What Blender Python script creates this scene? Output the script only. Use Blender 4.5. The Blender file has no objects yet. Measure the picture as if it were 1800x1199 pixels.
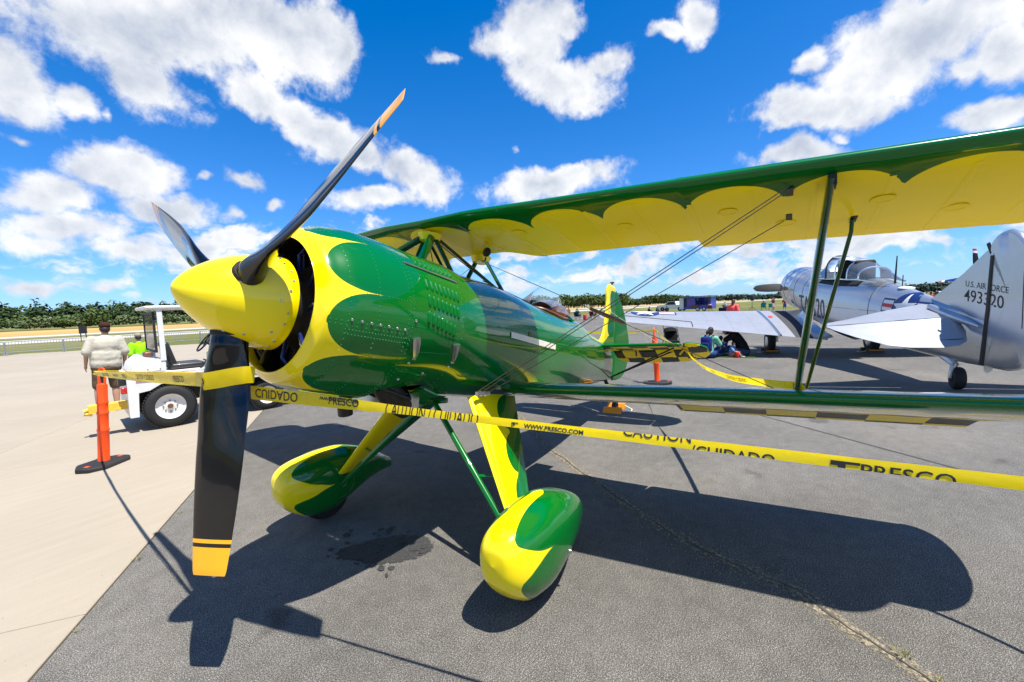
import bpy, math, random
import numpy as np
from math import sin, cos, pi, radians, sqrt
from mathutils import Vector, Matrix, Quaternion
import mathutils.noise as mnoise
rng = random.Random(7)
nrng = np.random.default_rng(7)
SC = bpy.context.scene
COL = SC.collection

# ---------------------------------------------------------------- camera
cam_d = bpy.data.cameras.new('camera')
cam_d.sensor_width = 36.0
cam_d.sensor_fit = 'HORIZONTAL'
cam_d.lens = 15.0
cam_d.clip_start = 0.05
cam_d.clip_end = 12000
cam = bpy.data.objects.new('camera', cam_d)
COL.objects.link(cam)
def cam_axes(yaw, pitch, roll):
    f = Vector((cos(yaw)*cos(pitch), sin(yaw)*cos(pitch), sin(pitch)))
    r = Vector((sin(yaw), -cos(yaw), 0)); u = r.cross(f)
    return cos(roll)*r + sin(roll)*u, -sin(roll)*r + cos(roll)*u, f
_r, _u, _f = cam_axes(3.70658, -0.0770, -0.03862)
cam.matrix_world = Matrix(((_r.x, _u.x, -_f.x, 2.004), (_r.y, _u.y, -_f.y, 2.184), (_r.z, _u.z, -_f.z, 1.659), (0, 0, 0, 1)))
SC.camera = cam

# ---------------------------------------------------------------- sun, sky, exposure
SUN = Vector((0.0413, 0.3783, 1.0)).normalized()
SC.view_settings.view_transform = 'Standard'
SC.view_settings.look = 'None'
SC.view_settings.exposure = 0.72
SC.view_settings.gamma = 1.0
SC.view_settings.use_curve_mapping = False
SC.cycles.use_denoising = True
SC.cycles.max_bounces = 10
SC.cycles.transparent_max_bounces = 16
sun_d = bpy.data.lights.new('sun', 'SUN')
sun_d.energy = 5.0
sun_d.angle = radians(0.53)
sun_d.color = (1.0, 0.955, 0.88)
sun = bpy.data.objects.new('sun', sun_d)
sun.rotation_euler = SUN.to_track_quat('Z', 'Y').to_euler()
sun.location = (0, 0, 60)
COL.objects.link(sun)

CL=[(-0.3423,-0.806,0.483,-0.8283,0.5037,0.2454,0.442,0.3181,0.8387,0.2108,0.0812,1.15),
(-0.4704,-0.7365,0.4861,-0.8332,0.5526,0.0218,0.2862,0.3972,0.872,0.1239,0.0755,1.1),
(-0.287,-0.8733,0.3936,-0.9222,0.1451,-0.3584,-0.2547,0.4696,0.8454,0.0805,0.0495,1),
(-0.5408,-0.6913,0.4793,-0.7608,0.1662,-0.6274,-0.3514,0.7073,0.6134,0.0377,0.0417,0.9),
(-0.1652,-0.9222,0.3496,-0.9856,0.1649,-0.038,0.0232,0.3541,0.9349,0.0485,0.0594,1),
(-0.2202,-0.9111,0.3483,-0.8532,0.0099,-0.5215,-0.4707,0.4162,0.7779,0.0337,0.024,0.8),
(-0.1575,-0.9474,0.2785,-0.9435,0.23,0.2388,0.2907,0.2281,0.9292,0.0199,0.0125,0.7),
(-0.4447,-0.8055,0.3917,-0.8934,0.3904,-0.2222,-0.0241,0.4522,0.8916,0.0714,0.0321,0.95),
(-0.5386,-0.7632,0.3571,-0.8292,0.4175,-0.3716,-0.1318,0.5,0.8559,0.105,0.0392,1),
(-0.5991,-0.7337,0.3207,-0.7882,0.6073,-0.0997,0.1245,0.316,0.9406,0.0866,0.0461,1),
(-0.6835,-0.6681,0.294,-0.7245,0.6535,-0.2191,0.0494,0.3663,0.9292,0.0872,0.0416,0.95),
(-0.6322,-0.7385,0.2342,-0.7323,0.6712,0.1147,0.2452,0.1028,0.964,0.1112,0.0252,0.95),
(-0.721,-0.6394,0.2672,-0.6578,0.7532,0.0046,0.2082,0.1759,0.9621,0.0342,0.0372,0.8),
(-0.2596,-0.933,0.2493,-0.9363,0.3089,0.167,0.2338,0.1935,0.9529,0.0843,0.0428,1.05),
(-0.1785,-0.9639,0.1977,-0.965,0.2132,0.1529,0.1902,0.1669,0.9675,0.0718,0.0422,1),
(-0.336,-0.9201,0.2013,-0.9251,0.365,0.1045,0.171,0.155,0.973,0.0688,0.0255,0.95),
(-0.4286,-0.867,0.2544,-0.8997,0.3962,-0.1831,-0.0559,0.3115,0.9486,0.0442,0.0233,0.85),
(-0.418,-0.8855,0.2028,-0.8919,0.4449,0.0816,0.1644,0.1508,0.9748,0.0294,0.0188,0.8),
(-0.4823,-0.8504,0.2105,-0.858,0.5092,0.0675,0.1669,0.1521,0.9742,0.0299,0.0173,0.8),
(-0.3692,-0.8914,0.2628,-0.8993,0.4165,0.1331,0.2296,0.1907,0.9544,0.0186,0.0097,0.6),
(-0.2059,-0.9663,0.1548,-0.9687,0.2261,0.1022,0.1346,0.1327,0.982,0.0892,0.0266,0.9),
(-0.7486,-0.4094,0.5215,-0.5045,0.8614,-0.0582,0.4288,0.3085,0.8491,0.0776,0.052,1.05),
(-0.7614,-0.3493,0.5461,-0.4626,0.882,-0.0903,0.4535,0.3229,0.8307,0.0573,0.0313,1),
(-0.8111,-0.3701,0.4529,-0.5184,0.8077,-0.2808,0.2656,0.4642,0.8449,0.1071,0.055,1.05),
(-0.8319,-0.2951,0.4699,-0.3882,0.913,-0.1253,0.3964,0.2882,0.8717,0.0485,0.033,0.85),
(-0.6787,-0.5564,0.4795,-0.7081,0.6623,-0.2449,0.1841,0.508,0.8415,0.0403,0.0137,0.75),
(-0.7217,-0.4814,0.4974,-0.5592,0.8288,-0.0204,0.4056,0.295,0.8652,0.0496,0.0408,0.85),
(-0.8399,-0.3599,0.4063,-0.4698,0.8522,-0.2306,0.2676,0.3863,0.8827,0.052,0.018,0.8),
(-0.848,-0.1923,0.494,-0.3111,0.933,-0.1809,0.4306,0.3081,0.8483,0.0419,0.0153,0.85),
(-0.8546,-0.1306,0.5026,-0.376,0.8172,-0.4368,0.3574,0.5628,0.7454,0.0417,0.0347,0.9),
(-0.9031,0.1733,0.3929,0.1549,0.9842,-0.0855,0.4063,0.0155,0.9136,0.1008,0.0608,1.1),
(-0.9257,0.1285,0.3557,0.1296,0.9911,-0.03,0.3614,-0.0191,0.9322,0.0864,0.0438,1.05),
(-0.9434,0.0521,0.3277,-0.0121,0.9791,-0.2031,0.337,0.1953,0.921,0.1227,0.0328,1.05),
(-0.9441,-0.0153,0.3294,-0.0892,0.9705,-0.2241,0.3219,0.241,0.9156,0.0544,0.0207,0.9),
(-0.9163,0.0378,0.3986,0.0323,0.999,-0.0301,0.4046,0.0145,0.9144,0.0341,0.0199,0.7),
(-0.888,0.2284,0.3991,0.1506,0.9631,-0.223,0.44,0.1367,0.8876,0.0709,0.0281,1),
(-0.9116,0.2485,0.3274,0.2908,0.9536,0.0781,0.2969,-0.1675,0.9401,0.0329,0.0402,1),
(-0.9204,0.2159,0.3259,0.1029,0.9353,-0.3387,0.3829,0.277,0.8813,0.0284,0.027,0.7),
(-0.9337,0.2514,0.255,0.2404,0.967,-0.084,0.2723,0.0159,0.9621,0.0585,0.0198,0.95),
(-0.9642,0.016,0.2647,-0.0106,0.9933,-0.1154,0.2705,0.1139,0.956,0.1001,0.0258,0.95),
(-0.8578,-0.4395,0.2665,-0.4326,0.8991,0.0669,0.2743,0.0606,0.9597,0.1485,0.0329,1),
(-0.883,-0.376,0.2809,-0.4063,0.9102,-0.0807,0.2306,0.1877,0.9548,0.0547,0.0229,0.85),
(-0.9548,0.0853,0.2849,0.0176,0.9693,-0.2454,0.3027,0.2288,0.9252,0.0209,0.0073,0.6),
(-0.2833,-0.9509,0.1247,-0.9536,0.2955,0.0574,0.0927,0.1068,0.9899,0.0819,0.0232,0.75),
(-0.1746,-0.9765,0.126,-0.9788,0.1884,0.0803,0.1028,0.1131,0.9882,0.0537,0.0191,0.6),
(-0.1583,-0.9859,0.0547,-0.9869,0.1616,0.0038,0.0132,0.0574,0.9983,0.0522,0.0174,0.75),
(-0.2419,-0.9685,0.0586,-0.9693,0.2459,0.0027,0.0181,0.0605,0.998,0.0416,0.0114,0.6),
(-0.8113,-0.4814,0.3319,-0.5177,0.8544,-0.0446,0.2667,0.2106,0.9405,0.0195,0.0111,0.5),
(-0.2566,-0.9065,0.3352,-0.9095,0.3463,0.2298,0.3252,0.2488,0.9123,0.0097,0.0117,0.5)]

world = bpy.data.worlds.new('World')
SC.world = world
world.use_nodes = True
def build_world():
    nt = world.node_tree; N = nt.nodes; K = nt.links
    N.clear()
    out = N.new('ShaderNodeOutputWorld'); bg = N.new('ShaderNodeBackground')
    bg.inputs['Strength'].default_value = 0.055
    K.new(bg.outputs[0], out.inputs[0])
    sky = N.new('ShaderNodeTexSky'); sky.sky_type = 'NISHITA'; sky.sun_disc = False
    sky.sun_elevation = math.asin(SUN.z); sky.sun_rotation = math.atan2(SUN.x, SUN.y)
    sky.air_density = 1.0; sky.dust_density = 0.3; sky.ozone_density = 4.0; sky.altitude = 200
    tc = N.new('ShaderNodeTexCoord')
    D = tc.outputs['Generated']
    def val(x): n = N.new('ShaderNodeValue'); n.outputs[0].default_value = x; return n.outputs[0]
    def M(op, a, b=None, c=None, clamp=False):
        n = N.new('ShaderNodeMath'); n.operation = op; n.use_clamp = clamp
        for i, q in enumerate((a, b, c)):
            if q is None: continue
            if isinstance(q, (int, float)): n.inputs[i].default_value = q
            else: K.new(q, n.inputs[i])
        return n.outputs[0]
    def V(op, a, b=None, s=None):
        n = N.new('ShaderNodeVectorMath'); n.operation = op
        for i, q in enumerate((a, b)):
            if q is None: continue
            if isinstance(q, (tuple, list)): n.inputs[i].default_value = q
            else: K.new(q, n.inputs[i])
        if s is not None:
            if isinstance(s, (int, float)): n.inputs['Scale'].default_value = s
            else: K.new(s, n.inputs['Scale'])
        return n.outputs['Value'] if op in ('LENGTH', 'DOT_PRODUCT') else n.outputs[0]
    def noise(v, scale, det, rough=.55, col=False, dist=0.):
        n = N.new('ShaderNodeTexNoise'); n.inputs['Scale'].default_value = scale
        n.inputs['Detail'].default_value = det; n.inputs['Roughness'].default_value = rough
        n.inputs['Distortion'].default_value = dist
        K.new(v, n.inputs['Vector']); return n.outputs['Color' if col else 'Fac']
    def smooth(x, a, b, lo=0., hi=1.):
        n = N.new('ShaderNodeMapRange'); n.interpolation_type = 'SMOOTHSTEP'
        K.new(x, n.inputs[0])
        for i, q in enumerate((a, b, lo, hi)): n.inputs[i+1].default_value = q
        return n.outputs[0]
    # bend the direction a little so that cloud outlines are ragged
    w = noise(D, 5.5, 4, .6, True)
    Dw = V('ADD', D, V('SCALE', V('SUBTRACT', w, (.5, .5, .5)), s=.11))
    blob = None
    for c in CL:
        cx = Vector(c[0:3]); ta = Vector(c[3:6]); tb = Vector(c[6:9]); tcx = ta.cross(tb)
        rot = Matrix((ta, tb, tcx)).transposed().to_euler()
        m = N.new('ShaderNodeMapping'); m.vector_type = 'TEXTURE'
        K.new(Dw, m.inputs[0]); m.inputs['Location'].default_value = cx
        m.inputs['Rotation'].default_value = rot; m.inputs['Scale'].default_value = (c[9]*1.25, c[10]*1.3, .9)
        e = M('MULTIPLY', M('SUBTRACT', 1.0, V('LENGTH', m.outputs[0])), c[11])
        blob = e if blob is None else M('SMOOTH_MAX', blob, e, .12)
    # cloud deck everywhere else: noise on a plane overhead, seen in perspective
    sep = N.new('ShaderNodeSeparateXYZ'); K.new(D, sep.inputs[0])
    z = M('MAXIMUM', sep.outputs[2], 0.0)
    pl = V('SCALE', D, s=M('DIVIDE', 1.0, M('ADD', z, .10)))
    deck = noise(pl, .85, 7, .58)
    wide = noise(pl, .22, 2, .5)
    deckd = M('SUBTRACT', M('ADD', deck, M('MULTIPLY', M('SUBTRACT', wide, .5), .4)), .56)
    vd = V('DOT_PRODUCT', D, tuple(_f))
    outside = smooth(vd, .62, .40)                       # the generic deck fills what the photograph does not show
    deckv = M('SUBTRACT', M('MULTIPLY', deckd, 2.6), M('MULTIPLY', M('SUBTRACT', 1.0, outside), 2.0))
    # far rows of small cumulus near the horizon, each with some height of its own
    lowv = V('MULTIPLY', Dw, (1, 1, 2.3))
    row = noise(lowv, 9.5, 9, .60)
    roww = noise(lowv, 2.6, 2, .5)
    band = M('MULTIPLY', smooth(sep.outputs[2], -.01, .05), smooth(sep.outputs[2], .30, .15))
    rowd = M('SUBTRACT', M('ADD', row, M('MULTIPLY', M('SUBTRACT', roww, .5), .35)), .462)
    lowd = M('SUBTRACT', M('MULTIPLY', rowd, 4.2), M('MULTIPLY', M('SUBTRACT', 1.0, band), 2.5))
    deckv = M('MAXIMUM', deckv, lowd)
    fb = noise(D, 7.0, 10, .62, dist=.15)
    fb2 = noise(D, 19.0, 9, .66, dist=.2)
    f = M('ADD', M('MULTIPLY', M('SUBTRACT', fb, .5), 2.0), M('MULTIPLY', M('SUBTRACT', fb2, .5), 1.55))
    dens = M('ADD', M('SUBTRACT', M('MULTIPLY', blob, 1.6), .33), f)
    dens = M('MAXIMUM', dens, M('ADD', deckv, M('MULTIPLY', f, .25)))
    alpha = smooth(dens, -.22, .52)
    # light: tops towards the sun are white, bellies blue grey
    up = V('ADD', D, (SUN.x*.05, SUN.y*.05, .05))
    fbu = noise(up, 7.0, 6, .6, dist=.15)
    lit = M('ADD', M('MULTIPLY', M('SUBTRACT', fb, fbu), 2.6), .62)
    core = smooth(dens, .35, 1.3)
    lit = M('SUBTRACT', lit, M('MULTIPLY', core, .30), clamp=True)
    ramp = N.new('ShaderNodeMix'); ramp.data_type = 'RGBA'
    K.new(lit, ramp.inputs[0]); ramp.inputs[6].default_value = (6.2, 6.9, 8.2, 1); ramp.inputs[7].default_value = (12.2, 12.2, 12.2, 1)
    hs = N.new('ShaderNodeHueSaturation'); hs.inputs['Hue'].default_value = .497; hs.inputs['Saturation'].default_value = 1.05; hs.inputs['Value'].default_value = 1.0
    K.new(sky.outputs[0], hs.inputs['Color'])
    mx = N.new('ShaderNodeMix'); mx.data_type = 'RGBA'
    above = smooth(sep.outputs[2], -.01, .02)
    gain = V('MAXIMUM', V('ADD', V('MULTIPLY', hs.outputs[0], (1.05, 1.45, 2.15)), (-.86, -.42, 0)), (0, 0, 0))
    K.new(M('MULTIPLY', M('MULTIPLY', alpha, above), .97), mx.inputs[0]); K.new(gain, mx.inputs[6]); K.new(ramp.outputs[2], mx.inputs[7])
    K.new(mx.outputs[2], bg.inputs['Color'])
build_world()

# ---------------------------------------------------------------- helpers
def lin(r, g, b):
    f = lambda c: c/12.92 if c <= .04045 else ((c+.055)/1.055)**2.4
    return (f(r/255), f(g/255), f(b/255), 1)
class NT:
    def __init__(s, name):
        s.m = bpy.data.materials.new(name); s.m.use_nodes = True
        s.nt = s.m.node_tree; s.N = s.nt.nodes; s.K = s.nt.links
        s.b = s.N['Principled BSDF']
    def set(s, **kw):
        for k, v in kw.items():
            i = s.b.inputs[k.replace('_', ' ')]
            if hasattr(v, 'is_output') or isinstance(v, bpy.types.NodeSocket): s.K.new(v, i)
            else: i.default_value = v
        return s
    def n(s, t, **kw):
        q = s.N.new(t)
        for k, v in kw.items():
            if isinstance(v, bpy.types.NodeSocket): s.K.new(v, q.inputs[k.replace('_', ' ')])
            elif k in q.inputs.keys() or k.replace('_', ' ') in q.inputs.keys(): q.inputs[k.replace('_', ' ')].default_value = v
            else: setattr(q, k, v)
        return q
    def obj(s): return s.n('ShaderNodeTexCoord').outputs['Object']
    def noise(s, scale, det=4, rough=.55, v=None, out='Fac'):
        q = s.n('ShaderNodeTexNoise', Scale=scale, Detail=det, Roughness=rough)
        s.K.new(v if v is not None else s.obj(), q.inputs['Vector']); return q.outputs[out]
    def math(s, op, a, b=0., clamp=False):
        q = s.N.new('ShaderNodeMath'); q.operation = op; q.use_clamp = clamp
        for i, x in enumerate((a, b)):
            if isinstance(x, bpy.types.NodeSocket): s.K.new(x, q.inputs[i])
            else: q.inputs[i].default_value = x
        return q.outputs[0]
    def ramp(s, f, stops):
        q = s.N.new('ShaderNodeValToRGB'); s.K.new(f, q.inputs[0]); e = q.color_ramp.elements
        while len(e) < len(stops): e.new(.5)
        for x, (p, c) in zip(e, stops): x.position = p; x.color = c if len(c) == 4 else (*c, 1)
        return q.outputs[0]
    def mix(s, f, a, b, blend='MIX'):
        q = s.N.new('ShaderNodeMix'); q.data_type = 'RGBA'; q.blend_type = blend
        for i, x in ((0, f), (6, a), (7, b)):
            if isinstance(x, bpy.types.NodeSocket): s.K.new(x, q.inputs[i])
            else: q.inputs[i].default_value = x if i == 0 or len(x) == 4 else (*x, 1)
        return q.outputs[2]
    def bump(s, h, strength=.3, dist=.01):
        q = s.n('ShaderNodeBump', Strength=strength, Distance=dist); s.K.new(h, q.inputs['Height'])
        s.K.new(q.outputs[0], s.b.inputs['Normal']); return q.outputs[0]
def c3(c): return (*c[:3], 1)
def simple(name, col, rough=.5, metal=0., coat=0., var=.12, vs=6., spec=.5, bumpk=0.):
    t = NT(name)
    f = t.noise(vs, 5, .6)
    k = t.math('ADD', t.math('MULTIPLY', f, var*2), 1-var)
    q = t.n('ShaderNodeVectorMath', operation='SCALE'); q.inputs[0].default_value = col[:3]; t.K.new(k, q.inputs['Scale'])
    t.set(Base_Color=q.outputs[0], Roughness=rough, Metallic=metal, Coat_Weight=coat, Specular_IOR_Level=spec)
    t.b.inputs['Coat Roughness'].default_value = .03
    t.set(Roughness=t.math('ADD', t.math('MULTIPLY', t.noise(vs*2.3, 4), .16), rough-.08))
    if bumpk: t.bump(t.noise(vs*8, 4), bumpk, .004)
    return t.m

# -- mesh builder
class MB:
    def __init__(s): s.v = []; s.f = []; s.m = []; s.a = []; s.sm = []
    def vert(s, p, a=0.): s.v.append(tuple(p)); s.a.append(a); return len(s.v)-1
    def face(s, idx, m=0, sm=True): s.f.append(tuple(idx)); s.m.append(m); s.sm.append(sm)
    def grid(s, P, m=0, cu=False, cv=False, A=None, mf=None, skip=None, sm=True, flip=False):
        nu = len(P); nv = len(P[0]); base = len(s.v)
        for i in range(nu):
            for j in range(nv): s.vert(P[i][j], 0. if A is None else A[i][j])
        for i in range(nu if cu else nu-1):
            for j in range(nv if cv else nv-1):
                if skip and skip(i, j): continue
                i2, j2 = (i+1) % nu, (j+1) % nv
                q = (base+i*nv+j, base+i2*nv+j, base+i2*nv+j2, base+i*nv+j2)
                if flip: q = q[::-1]
                s.face(q, mf(i, j) if mf else m, sm)
        return base
    def fan(s, ring, c, m=0, a=0., flip=False, sm=True):
        k = s.vert(c, a); n = len(ring)
        for i in range(n):
            q = (ring[i], ring[(i+1) % n], k)
            s.face(q[::-1] if flip else q, m, sm)
    def box(s, c, d, R=None, m=0, taper=1.):
        hx, hy, hz = d[0]/2, d[1]/2, d[2]/2; b = len(s.v)
        for z in (-1, 1):
            k = taper if z > 0 else 1
            for x, y in ((-1, -1), (1, -1), (1, 1), (-1, 1)):
                p = Vector((x*hx*k, y*hy*k, z*hz))
                if R is not None: p = R @ p
                s.vert(p+Vector(c))
        for q in ((0, 3, 2, 1), (4, 5, 6, 7), (0, 1, 5, 4), (1, 2, 6, 5), (2, 3, 7, 6), (3, 0, 4, 7)): s.face([b+i for i in q], m, False)
    def rbox(s, c, d, r=.02, R=None, m=0, n=3):
        # box with rounded vertical and horizontal edges (superellipsoid-like loft)
        hx, hy, hz = d[0]/2, d[1]/2, d[2]/2; r = min(r, hx*.98, hy*.98, hz*.98)
        prof = [(-hz, r)]+[(-hz+r-r*cos(t), r-r*sin(t)) for t in [pi/2*k/n for k in range(1, n+1)]]
        prof += [(-q[0], q[1]) for q in prof[::-1]]
        rows = []
        for z, ins in prof:
            row = []
            for sx, sy, a0 in ((1, 1, 0), (-1, 1, pi/2), (-1, -1, pi), (1, -1, 3*pi/2)):
                for k in range(n+1):
                    a = a0+pi/2*k/n
                    p = Vector((sx*(hx-r)+(r-ins)*cos(a), sy*(hy-r)+(r-ins)*sin(a), z))
                    if R is not None: p = R @ p
                    row.append(p+Vector(c))
            rows.append(row)
        b = s.grid(rows, m, cv=True, flip=True); nv = len(rows[0]); L = len(rows)-1
        s.face([b+i for i in range(nv)][::-1], m, False); s.face([b+L*nv+i for i in range(nv)], m, False)
    def tube(s, pts, r, n=8, m=0, caps=True, flat=None, mf=None):
        pts = [Vector(p) for p in pts]; L = len(pts)
        rr = r if isinstance(r, (list, tuple)) else [r]*L
        rows = []; up = None
        for i, p in enumerate(pts):
            t = (pts[min(i+1, L-1)]-pts[max(i-1, 0)]).normalized()
            if up is None:
                up = Vector(flat[0]) if flat else (Vector((0, 0, 1)) if abs(t.z) < .9 else Vector((1, 0, 0)))
            up = (up-t*up.dot(t)).normalized(); sd = t.cross(up)
            k = flat[1] if flat else 1.
            rows.append([p+up*cos(2*pi*j/n)*rr[i]+sd*sin(2*pi*j/n)*rr[i]*k for j in range(n)])
        b = s.grid(rows, m, cv=True, mf=mf)
        if caps:
            s.face([b+j for j in range(n)][::-1], m, False); s.face([b+(L-1)*n+j for j in range(n)], m, False)
    def lathe(s, prof, o=(0, 0, 0), ax=(1, 0, 0), n=32, m=0, A=None, mf=None, squash=None):
        ax = Vector(ax).normalized(); e1 = Vector((0, 0, 1)) if abs(ax.z) < .9 else Vector((0, 1, 0))
        e1 = (e1-ax*e1.dot(ax)).normalized(); e2 = ax.cross(e1); o = Vector(o)
        rows = [[o+ax*x+(e1*cos(2*pi*j/n)+e2*sin(2*pi*j/n))*max(r, 1e-5) for j in range(n)] for x, r in prof]
        s.grid(rows, m, cv=True, mf=mf)
    def ball(s, c, r, n=10, m=0, R=None):
        r = Vector(r) if not isinstance(r, (int, float)) else Vector((r, r, r)); rows = []
        for i in range(n//2+2):
            t = -pi/2+pi*i/(n//2+1); row = []
            for j in range(n):
                p = Vector((r.x*cos(t)*cos(2*pi*j/n), r.y*cos(t)*sin(2*pi*j/n), r.z*sin(t)))
                if R is not None: p = R @ p
                row.append(p+Vector(c))
            rows.append(row)
        s.grid(rows, m, cv=True)
    def prism(s, poly, ex, m=0, mside=None):
        # poly: list of Vector corners, ex: extrusion vector
        b = len(s.v); n = len(poly); ex = Vector(ex)
        for p in poly: s.vert(p)
        for p in poly: s.vert(Vector(p)+ex)
        s.face(range(b, b+n), m, False); s.face([b+n+i for i in range(n)][::-1], m, False)
        for i in range(n): s.face((b+i, b+n+i, b+n+(i+1) % n, b+(i+1) % n), m if mside is None else mside, False)
    def mesh(s, name, mats, angle=40, attr=False, fix=True):
        me = bpy.data.meshes.new(name)
        me.from_pydata(s.v, [], s.f)
        for q in (mats if isinstance(mats, (list, tuple)) else [mats]): me.materials.append(q)
        me.polygons.foreach_set('material_index', s.m)
        me.polygons.foreach_set('use_smooth', s.sm)
        if attr:
            at = me.attributes.new('pat', 'FLOAT', 'POINT'); at.data.foreach_set('value', s.a)
        if fix:
            import bmesh
            bm = bmesh.new(); bm.from_mesh(me)
            bmesh.ops.remove_doubles(bm, verts=bm.verts, dist=1e-5)
            bmesh.ops.recalc_face_normals(bm, faces=bm.faces); bm.to_mesh(me); bm.free()
        if angle: me.set_sharp_from_angle(angle=radians(angle))
        return me
    def build(s, name, mats, parent=None, angle=40, attr=False, fix=True, **props):
        return link(name, s.mesh(name, mats, angle, attr, fix), parent, **props)
def link(name, data, parent=None, **props):
    o = bpy.data.objects.new(name, data); COL.objects.link(o)
    if parent is not None: o.parent = parent
    for k, v in props.items(): o[k] = v
    return o
def thing(name, label, cat, loc=(0, 0, 0), rz=0., group=None):
    o = link(name, None); o.location = loc; o.rotation_euler = (0, 0, rz); o.empty_display_size = .2
    o['label'] = label; o['category'] = cat
    if group: o['group'] = group
    return o
def tag(o, label, cat, group=None):
    o['label'] = label; o['category'] = cat
    if group: o['group'] = group
    return o
def copy_thing(root, loc, rz, label):
    r = root.copy(); COL.objects.link(r); r.location = loc; r.rotation_euler = (0, 0, rz); r['label'] = label
    for ch in list(root.children):
        c = ch.copy(); COL.objects.link(c); c.parent = r
        for g in list(ch.children):
            d = g.copy(); COL.objects.link(d); d.parent = c
    return r
def text_geo(s, size=1., align='LEFT', sx=1., bold=0.):
    cu = bpy.data.curves.new('lettering', 'FONT'); cu.body = s; cu.size = size; cu.align_x = align; cu.resolution_u = 3; cu.offset = bold
    o = bpy.data.objects.new('lettering', cu); COL.objects.link(o)
    me = bpy.data.meshes.new_from_object(o.evaluated_get(bpy.context.evaluated_depsgraph_get()))
    vs = [(v.co.x*sx, v.co.y) for v in me.vertices]; fs = [tuple(p.vertices) for p in me.polygons]
    bpy.data.objects.remove(o); bpy.data.curves.remove(cu); bpy.data.meshes.remove(me)
    return vs, fs
def put_text(mb, s, size, fn, m=0, align='LEFT', sx=1., bold=0., clip=None, fine=0):
    vs, fs = text_geo(s, size, align, sx, bold); b = len(mb.v)
    if fine:                          # cut the letters small so that they follow a curved skin
        import bmesh
        bm = bmesh.new(); bv = [bm.verts.new((x, y, 0)) for x, y in vs]
        for f in fs:
            try: bm.faces.new([bv[i] for i in f])
            except ValueError: pass
        bmesh.ops.triangulate(bm, faces=bm.faces)
        for _ in range(8):
            e = [e for e in bm.edges if e.calc_length() > fine]
            if not e: break
            bmesh.ops.subdivide_edges(bm, edges=e, cuts=1); bmesh.ops.triangulate(bm, faces=bm.faces)
        bm.verts.index_update(); vs = [(v.co.x, v.co.y) for v in bm.verts]; fs = [tuple(v.index for v in f.verts) for f in bm.faces]; bm.free()
    if clip is None:
        for x, y in vs: mb.vert(fn(x, y))
        for f in fs: mb.face([b+i for i in f], m, False)
        return
    for f in fs:                      # letters cut off where the band folds away
        poly = [vs[i] for i in f]
        for sg in (1, -1):
            out = []
            for i in range(len(poly)):
                p, q = poly[i], poly[(i+1) % len(poly)]; dp, dq = clip(*p, sg), clip(*q, sg)
                if dp >= 0: out.append(p)
                if (dp >= 0) != (dq >= 0):
                    k = dp/(dp-dq); out.append((p[0]+(q[0]-p[0])*k, p[1]+(q[1]-p[1])*k))
            poly = out
            if len(poly) < 3: break
        if len(poly) >= 3:
            mb.face([mb.vert(fn(x, y)) for x, y in poly], m, False)
def hermite(xs, ys, x):
    xs = np.asarray(xs, float); ys = np.asarray(ys, float)
    i = int(np.clip(np.searchsorted(xs, x)-1, 0, len(xs)-2)); h = xs[i+1]-xs[i]; d = np.diff(ys)/np.diff(xs)
    def sl(k):
        if k == 0: return d[0]
        if k == len(xs)-1: return d[-1]
        return 0. if d[k-1]*d[k] <= 0 else 2*d[k-1]*d[k]/(d[k-1]+d[k])
    t = min(max((x-xs[i])/h, 0), 1); a, b = sl(i), sl(i+1)
    return (2*t**3-3*t*t+1)*ys[i]+(t**3-2*t*t+t)*h*a+(-2*t**3+3*t*t)*ys[i+1]+(t**3-t*t)*h*b

# ---------------------------------------------------------------- materials
def paint(name, col, rough=.22, coat=1., var=.05):
    return simple(name, col, rough, 0., coat, var, 3., spec=.12)
GREEN = lin(0, 102, 32); YELLOW = lin(255, 228, 7); BLACK = (.012, .012, .013, 1)
M_green = paint('green gloss paint', GREEN)
M_greenf = paint('green fabric dope', GREEN, .3, .35)
M_strut = paint('dark green strut paint', lin(0, 62, 22))
M_louv = paint('green louvre paint', GREEN, .4, .2)
M_yellow = paint('yellow gloss paint', YELLOW)
def two_tone(name, a, b, coat=1., spec=.5):
    t = NT(name)
    at = t.n('ShaderNodeAttribute', attribute_name='pat')
    f = t.math('MULTIPLY', at.outputs['Fac'], 900., True)
    k = t.math('ADD', t.math('MULTIPLY', t.noise(3, 5), .1), .95)
    q = t.n('ShaderNodeVectorMath', operation='SCALE'); t.K.new(t.mix(f, b, a), q.inputs[0]); t.K.new(k, q.inputs['Scale'])
    t.set(Base_Color=q.outputs[0], Roughness=.24, Coat_Weight=coat, Specular_IOR_Level=spec); t.b.inputs['Coat Roughness'].default_value = .03
    return t.m
M_two = two_tone('green and yellow scalloped paint', GREEN, YELLOW, 1., .12)
M_twounder = two_tone('green and yellow underside copy', lin(0, 92, 26), lin(255, 228, 2), .10, .12)  # same paint as the top, shaded deeper with reflections cut for the underside
M_yelw = simple('yellow wing dope', lin(255, 226, 2), .3, coat=0., spec=.12, var=.05)
M_chkw = simple('black checker dope', (.02, .028, .02, 1), .35, spec=.12, coat=0., var=.1)
M_chk = paint('dark checker paint', (.022, .032, .022, 1))
M_blade = simple('black gloss lacquer', (.004, .004, .005, 1), .12, 0, .55, .2, 4, spec=.2)
M_tip = simple('orange yellow tip paint', lin(255, 178, 0), .3, 0, .6)
M_black = simple('black rubber', (.014, .014, .014, 1), .75, var=.3, vs=12)
M_dark = simple('dark engine metal', (.035, .033, .031, 1), .5, .6, var=.4, vs=20)
M_steel = simple('bare steel', (.55, .55, .54, 1), .32, 1., var=.15, vs=20)
M_rust = simple('rust stained steel', (.18, .09, .045, 1), .6, .3, var=.4, vs=25)
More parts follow.
